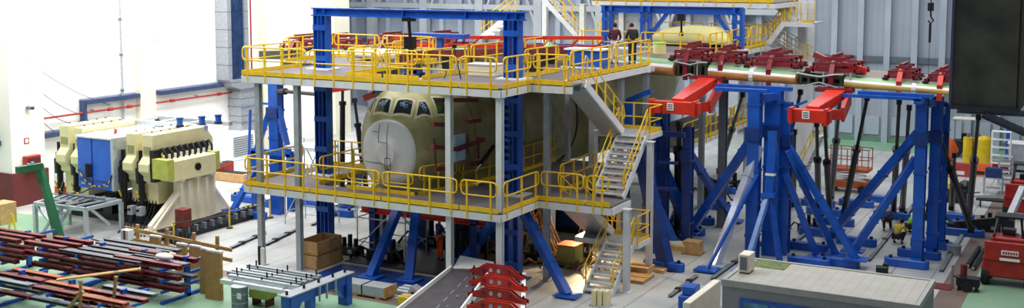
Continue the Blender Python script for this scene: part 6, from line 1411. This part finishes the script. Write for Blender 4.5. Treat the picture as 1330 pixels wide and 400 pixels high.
def person(label, loc, rz, J, top, legs, hair=hairm, cap=None, shoes=black, shirt='jacket', gloves=None):
    """J: joint positions in metres, figure facing -y, feet on z=0"""
    t = thing('person', label, 'person', loc); t.rotation_euler = (0, 0, rz)
    P = {k: Vector(v) for k, v in J.items()}
    hd = (P['head']-P['neck']).normalized(); fw = Vector(J.get('face', (0, -1, 0))).normalized()
    ch = [(None, tuple(P['pelvis']), .12), (0, tuple(P['waist']), .11), (1, tuple(P['chest']), .13), (2, tuple(P['neck']-hd*.02), .06), (3, tuple(P['neck']+hd*.05), .055),
          (4, tuple(P['neck']+hd*.11), (.07, .075)), (5, tuple(P['head']), (.085, .098)), (6, tuple(P['head']+hd*.07), (.075, .085)), (7, tuple(P['head']+hd*.10), (.04, .04))]
    ch.append((6, tuple(P['head']+fw*.085-hd*.01), .02)); ch.append((9, tuple(P['head']+fw*.112-hd*.025), .011))
    for s in 'LR':
        i0 = len(ch); ch.append((2, tuple(P['sh'+s]), .058)); ch.append((i0, tuple(P['el'+s]), .042)); ch.append((i0+1, tuple(P['wr'+s]), .028))
        d = P['wr'+s]-P['el'+s]; hand(ch, i0+2, d, (1, 0, 0) if abs(d.normalized().x) < .8 else (0, 1, 0))
    for s in 'LR':
        i0 = len(ch); ch.append((0, tuple(P['hip'+s]), .09)); ch.append((i0, tuple(P['kn'+s]), .058)); ch.append((i0+1, tuple(P['an'+s]), .04))
        tz = P['an'+s]; ch.append((i0+2, (tz.x, tz.y-.10, .035), .035)); ch.append((i0+3, (tz.x, tz.y-.17, .03), .03))
    skinned('body', ch, skin, t, loc, rz)
    g = .018
    tp = [(None, tuple(P['pelvis']+V(0, 0, .02)), .14), (0, tuple(P['waist']), .135), (1, tuple(P['chest']), .155), (2, tuple(P['neck']-hd*.03), .075)]
    for s in 'LR':
        i0 = len(tp); tp.append((2, tuple(P['sh'+s]), .078)); tp.append((i0, tuple(P['el'+s]), .06)); tp.append((i0+1, tuple(P['el'+s].lerp(P['wr'+s], .9)), .044))
    skinned(shirt, tp, top, t, loc, rz)
    tr = [(None, tuple(P['pelvis']), .138)]
    for s in 'LR':
        i0 = len(tr); tr.append((0, tuple(P['hip'+s]), .105)); tr.append((i0, tuple(P['kn'+s]), .078)); tr.append((i0+1, tuple(P['kn'+s].lerp(P['an'+s], .9)), .062))
    skinned('trousers', tr, legs, t, loc, rz)
    for s in 'LR':
        a_ = P['an'+s]; skinned('shoe', [(None, (a_.x, a_.y+.02, .055), .05), (0, (a_.x, a_.y-.09, .05), .048), (1, (a_.x, a_.y-.19, .04), .035)], shoes, t, loc, rz)
    b = B(); c = P['head']+hd*.035-fw*.018
    b.sphere(c, .108, 12, 8, sc_=(.92, 1.0, .95)); h = b.build('cap' if cap else 'hair', cap or hair, None); h.location = (0, 0, 0)
    me = h.data
    for v in me.vertices: v.co = v.co  # mesh is centred on its own origin
    h.parent = t; h.location = c - V(0, 0, .108*.95)
    if cap:
        pk = B(); pk.box((0, 0, 0), (.14, .12, .015)); o = pk.build('cap_peak', cap, None); o.parent = h; o.location = fw*.13+V(0, 0, .1)
    for s in (-1, 1):
        side = fw.cross(hd).normalized()
        e = B(); e.sphere((0, 0, 0), .012, 8, 5); o = e.build('eye', black, None); o.parent = t; o.location = P['head']+fw*.088+side*.032*s+hd*.005-V(0, 0, .012)
        e = B(); e.sphere((0, 0, 0), .024, 8, 5, sc_=(.5, .8, 1.2)); o = e.build('ear', skin, None); o.parent = t; o.location = P['head']+side*.094*s-hd*.02-V(0, 0, .03)
    e = B(); e.box((0, 0, 0), (.045, .01, .01)); o = e.build('mouth', maroon, None); o.parent = t; o.location = P['head']+fw*.088-hd*.055
    return t
def standing(**k):
    J = dict(pelvis=(0, 0, .98), waist=(0, .01, 1.14), chest=(0, .02, 1.36), neck=(0, .01, 1.53), head=(0, -.01, 1.68), shL=(.19, .02, 1.46), shR=(-.19, .02, 1.46), elL=(.26, .04, 1.17), elR=(-.26, .04, 1.17), wrL=(.25, -.1, .94), wrR=(-.25, -.1, .94),
             hipL=(.1, 0, .92), hipR=(-.1, 0, .92), knL=(.11, -.01, .5), knR=(-.11, -.02, .5), anL=(.12, .03, .08), anR=(-.12, .02, .08))
    J.update(k); return J
person('person in a maroon top and pale trousers seen from behind at the deck rail', (-19.86, 46.44, 7.75), R(190), standing(wrL=(.12, -.28, 1.08), wrR=(-.14, -.28, 1.06), elL=(.27, -.02, 1.16), elR=(-.27, -.02, 1.16), head=(0, -.04, 1.67)), maroon, paletrouser)
person('person in dark grey clothes leaning at the deck rail right of the one in maroon', (-19.17, 46.81, 7.75), R(215), standing(wrL=(.15, -.34, 1.2), elL=(.26, -.08, 1.14), elR=(-.24, -.05, 1.16), wrR=(-.1, -.3, 1.15), head=(.02, -.06, 1.67), chest=(0, 0, 1.35)), greycloth, greycloth)
person('person in orange trousers and dark top standing under the red girder', (-24.49, 39.25, 0.00), R(150), standing(wrL=(.2, -.35, 1.25), elL=(.27, -.1, 1.18), wrR=(-.2, -.35, 1.2), elR=(-.27, -.1, 1.18)), bluecloth, orangecloth)
person('person in a hi-vis green jacket inside the cockpit behind the side window', (-23.95, 38.4, 5.2), R(40), standing(), hivis, greycloth)
crouch = dict(pelvis=(0, .18, .34), waist=(0, .08, .5), chest=(0, -.1, .66), neck=(0, -.24, .78), head=(0, -.34, .9), shL=(.18, -.12, .74), shR=(-.18, -.12, .74), elL=(.26, -.32, .52), elR=(-.26, -.32, .52), wrL=(.14, -.5, .36), wrR=(-.14, -.5, .36),
              hipL=(.11, .14, .34), hipR=(-.11, .14, .34), knL=(.2, -.26, .5), knR=(-.2, -.26, .5), anL=(.17, .04, .08), anR=(-.17, .04, .08), face=(0, -.8, -.6))
person('crouching worker in a yellow top at the foot of the rightmost tower', (-8.42, 51.19, 0.00), R(165), dict(crouch), yellowcloth, greycloth)
bend = dict(crouch, pelvis=(0, .2, .62), waist=(0, .05, .76), chest=(0, -.2, .84), neck=(0, -.38, .88), head=(0, -.5, .84), shL=(.18, -.24, .88), shR=(-.18, -.24, .88), elL=(.24, -.34, .6), elR=(-.24, -.34, .6), wrL=(.14, -.44, .36), wrR=(-.14, -.44, .36), hipL=(.11, .18, .6), hipR=(-.11, .18, .6), knL=(.14, -.08, .42), knR=(-.14, -.08, .42), anL=(.15, .1, .08), anR=(-.15, .1, .08), face=(0, -.3, -.95))
person('bending worker in dark blue clothes left of the crouching worker in yellow', (-9.27, 53.39, -0.00), R(200), bend, bluecloth, greycloth)
person('worker in a hi-vis green vest mostly hidden behind the rightmost tower', (-8.21, 53.45, 0.00), R(130), dict(crouch), hivis, greycloth)
sit = dict(crouch, pelvis=(0, .1, .52), waist=(0, .08, .68), chest=(0, .02, .9), neck=(0, -.03, 1.07), head=(0, -.08, 1.2), shL=(.19, 0, 1.0), shR=(-.19, 0, 1.0), elL=(.25, -.12, .76), elR=(-.25, -.12, .76), wrL=(.1, -.34, .82), wrR=(-.1, -.34, .82), hipL=(.1, .08, .5), hipR=(-.1, .08, .5), knL=(.13, -.34, .5), knR=(-.13, -.34, .5), anL=(.13, -.3, .08), anR=(-.13, -.3, .08), face=(0, -1, -.25))
c0 = Vector((-19.44, 40.99, 0.00))
person('seated worker in maroon with a dark cap behind the olive green bin', (c0.x+.1, c0.y+1.35, .25), R(20), sit, maroon, greycloth, cap=bluecloth)
t = thing('work_stool', 'dark stool under the seated worker in maroon', 'stool', (c0.x+.1, c0.y+1.4, 0)); B().bx(c0.x-.12, c0.x+.32, c0.y+1.25, c0.y+1.65, .5, .62).build('seat', darksteel, t)
for sx in (-.08, .28):
    for sy in (1.3, 1.6): B().bar((c0.x+sx, c0.y+sy, 0), (c0.x+sx, c0.y+sy, .5), .05).build('leg', darksteel, t)
B().bx(c0.x-.3, c0.x+.5, c0.y+.8, c0.y+1.2, 0, .25).build('foot_board', darksteel, t)
# ------------------------------------------------------------ light and camera
def area(name, loc, size, energy, color=(1, 1, 1), rot=(0, 0, 0)):
    l = bpy.data.lights.new(name, 'AREA'); l.shape = 'RECTANGLE'; l.size, l.size_y = size; l.energy = energy; l.color = color
    o = bpy.data.objects.new(name, l); o.location = loc; o.rotation_euler = rot; col.objects.link(o); return o
area('hall_lamp_left', (-42, 44, 19), (10, 30), 10000, (1, .98, .95))
area('hall_lamp_middle', (-26, 30, 19), (12, 16), 3300, (1, .98, .95))
area('hall_lamp_right', (-9, 46, 19), (12, 26), 3500, (1, .98, .95))
area('hall_lamp_back', (-20, 68, 19), (30, 14), 3800, (.95, .98, 1))
area('cockpit_lamp', (-25.0, 38.6, 6.9), (.4, .4), 30, (1, 1, .95), (0, R(35), 0))
area('back_left_fill', (-48, 70, 19), (14, 12), 3200, (.97, .98, 1))  # unseen fill light added to brighten the upper left of the back wall
w = bpy.data.worlds.new('hall_air'); sc.world = w; w.use_nodes = True
w.node_tree.nodes['Background'].inputs[0].default_value = (.75, .85, 1, 1); w.node_tree.nodes['Background'].inputs[1].default_value = .17
cam = bpy.data.cameras.new('camera'); co = bpy.data.objects.new('camera', cam); col.objects.link(co); sc.camera = co
cam.sensor_width = 36; cam.lens = 1489/1330*36; cam.shift_x = 0; cam.shift_y = (107-200)/1330; cam.clip_end = 500
co.location = (0, 0, 12); co.rotation_euler = (math.pi/2 - math.atan(150/1489), 0, math.atan(805/math.hypot(1489, 150)))
sc.view_settings.view_transform = 'Standard'; sc.view_settings.look = 'None'; sc.view_settings.gamma = 1; sc.view_settings.use_curve_mapping = False
sc.view_settings.exposure = 0
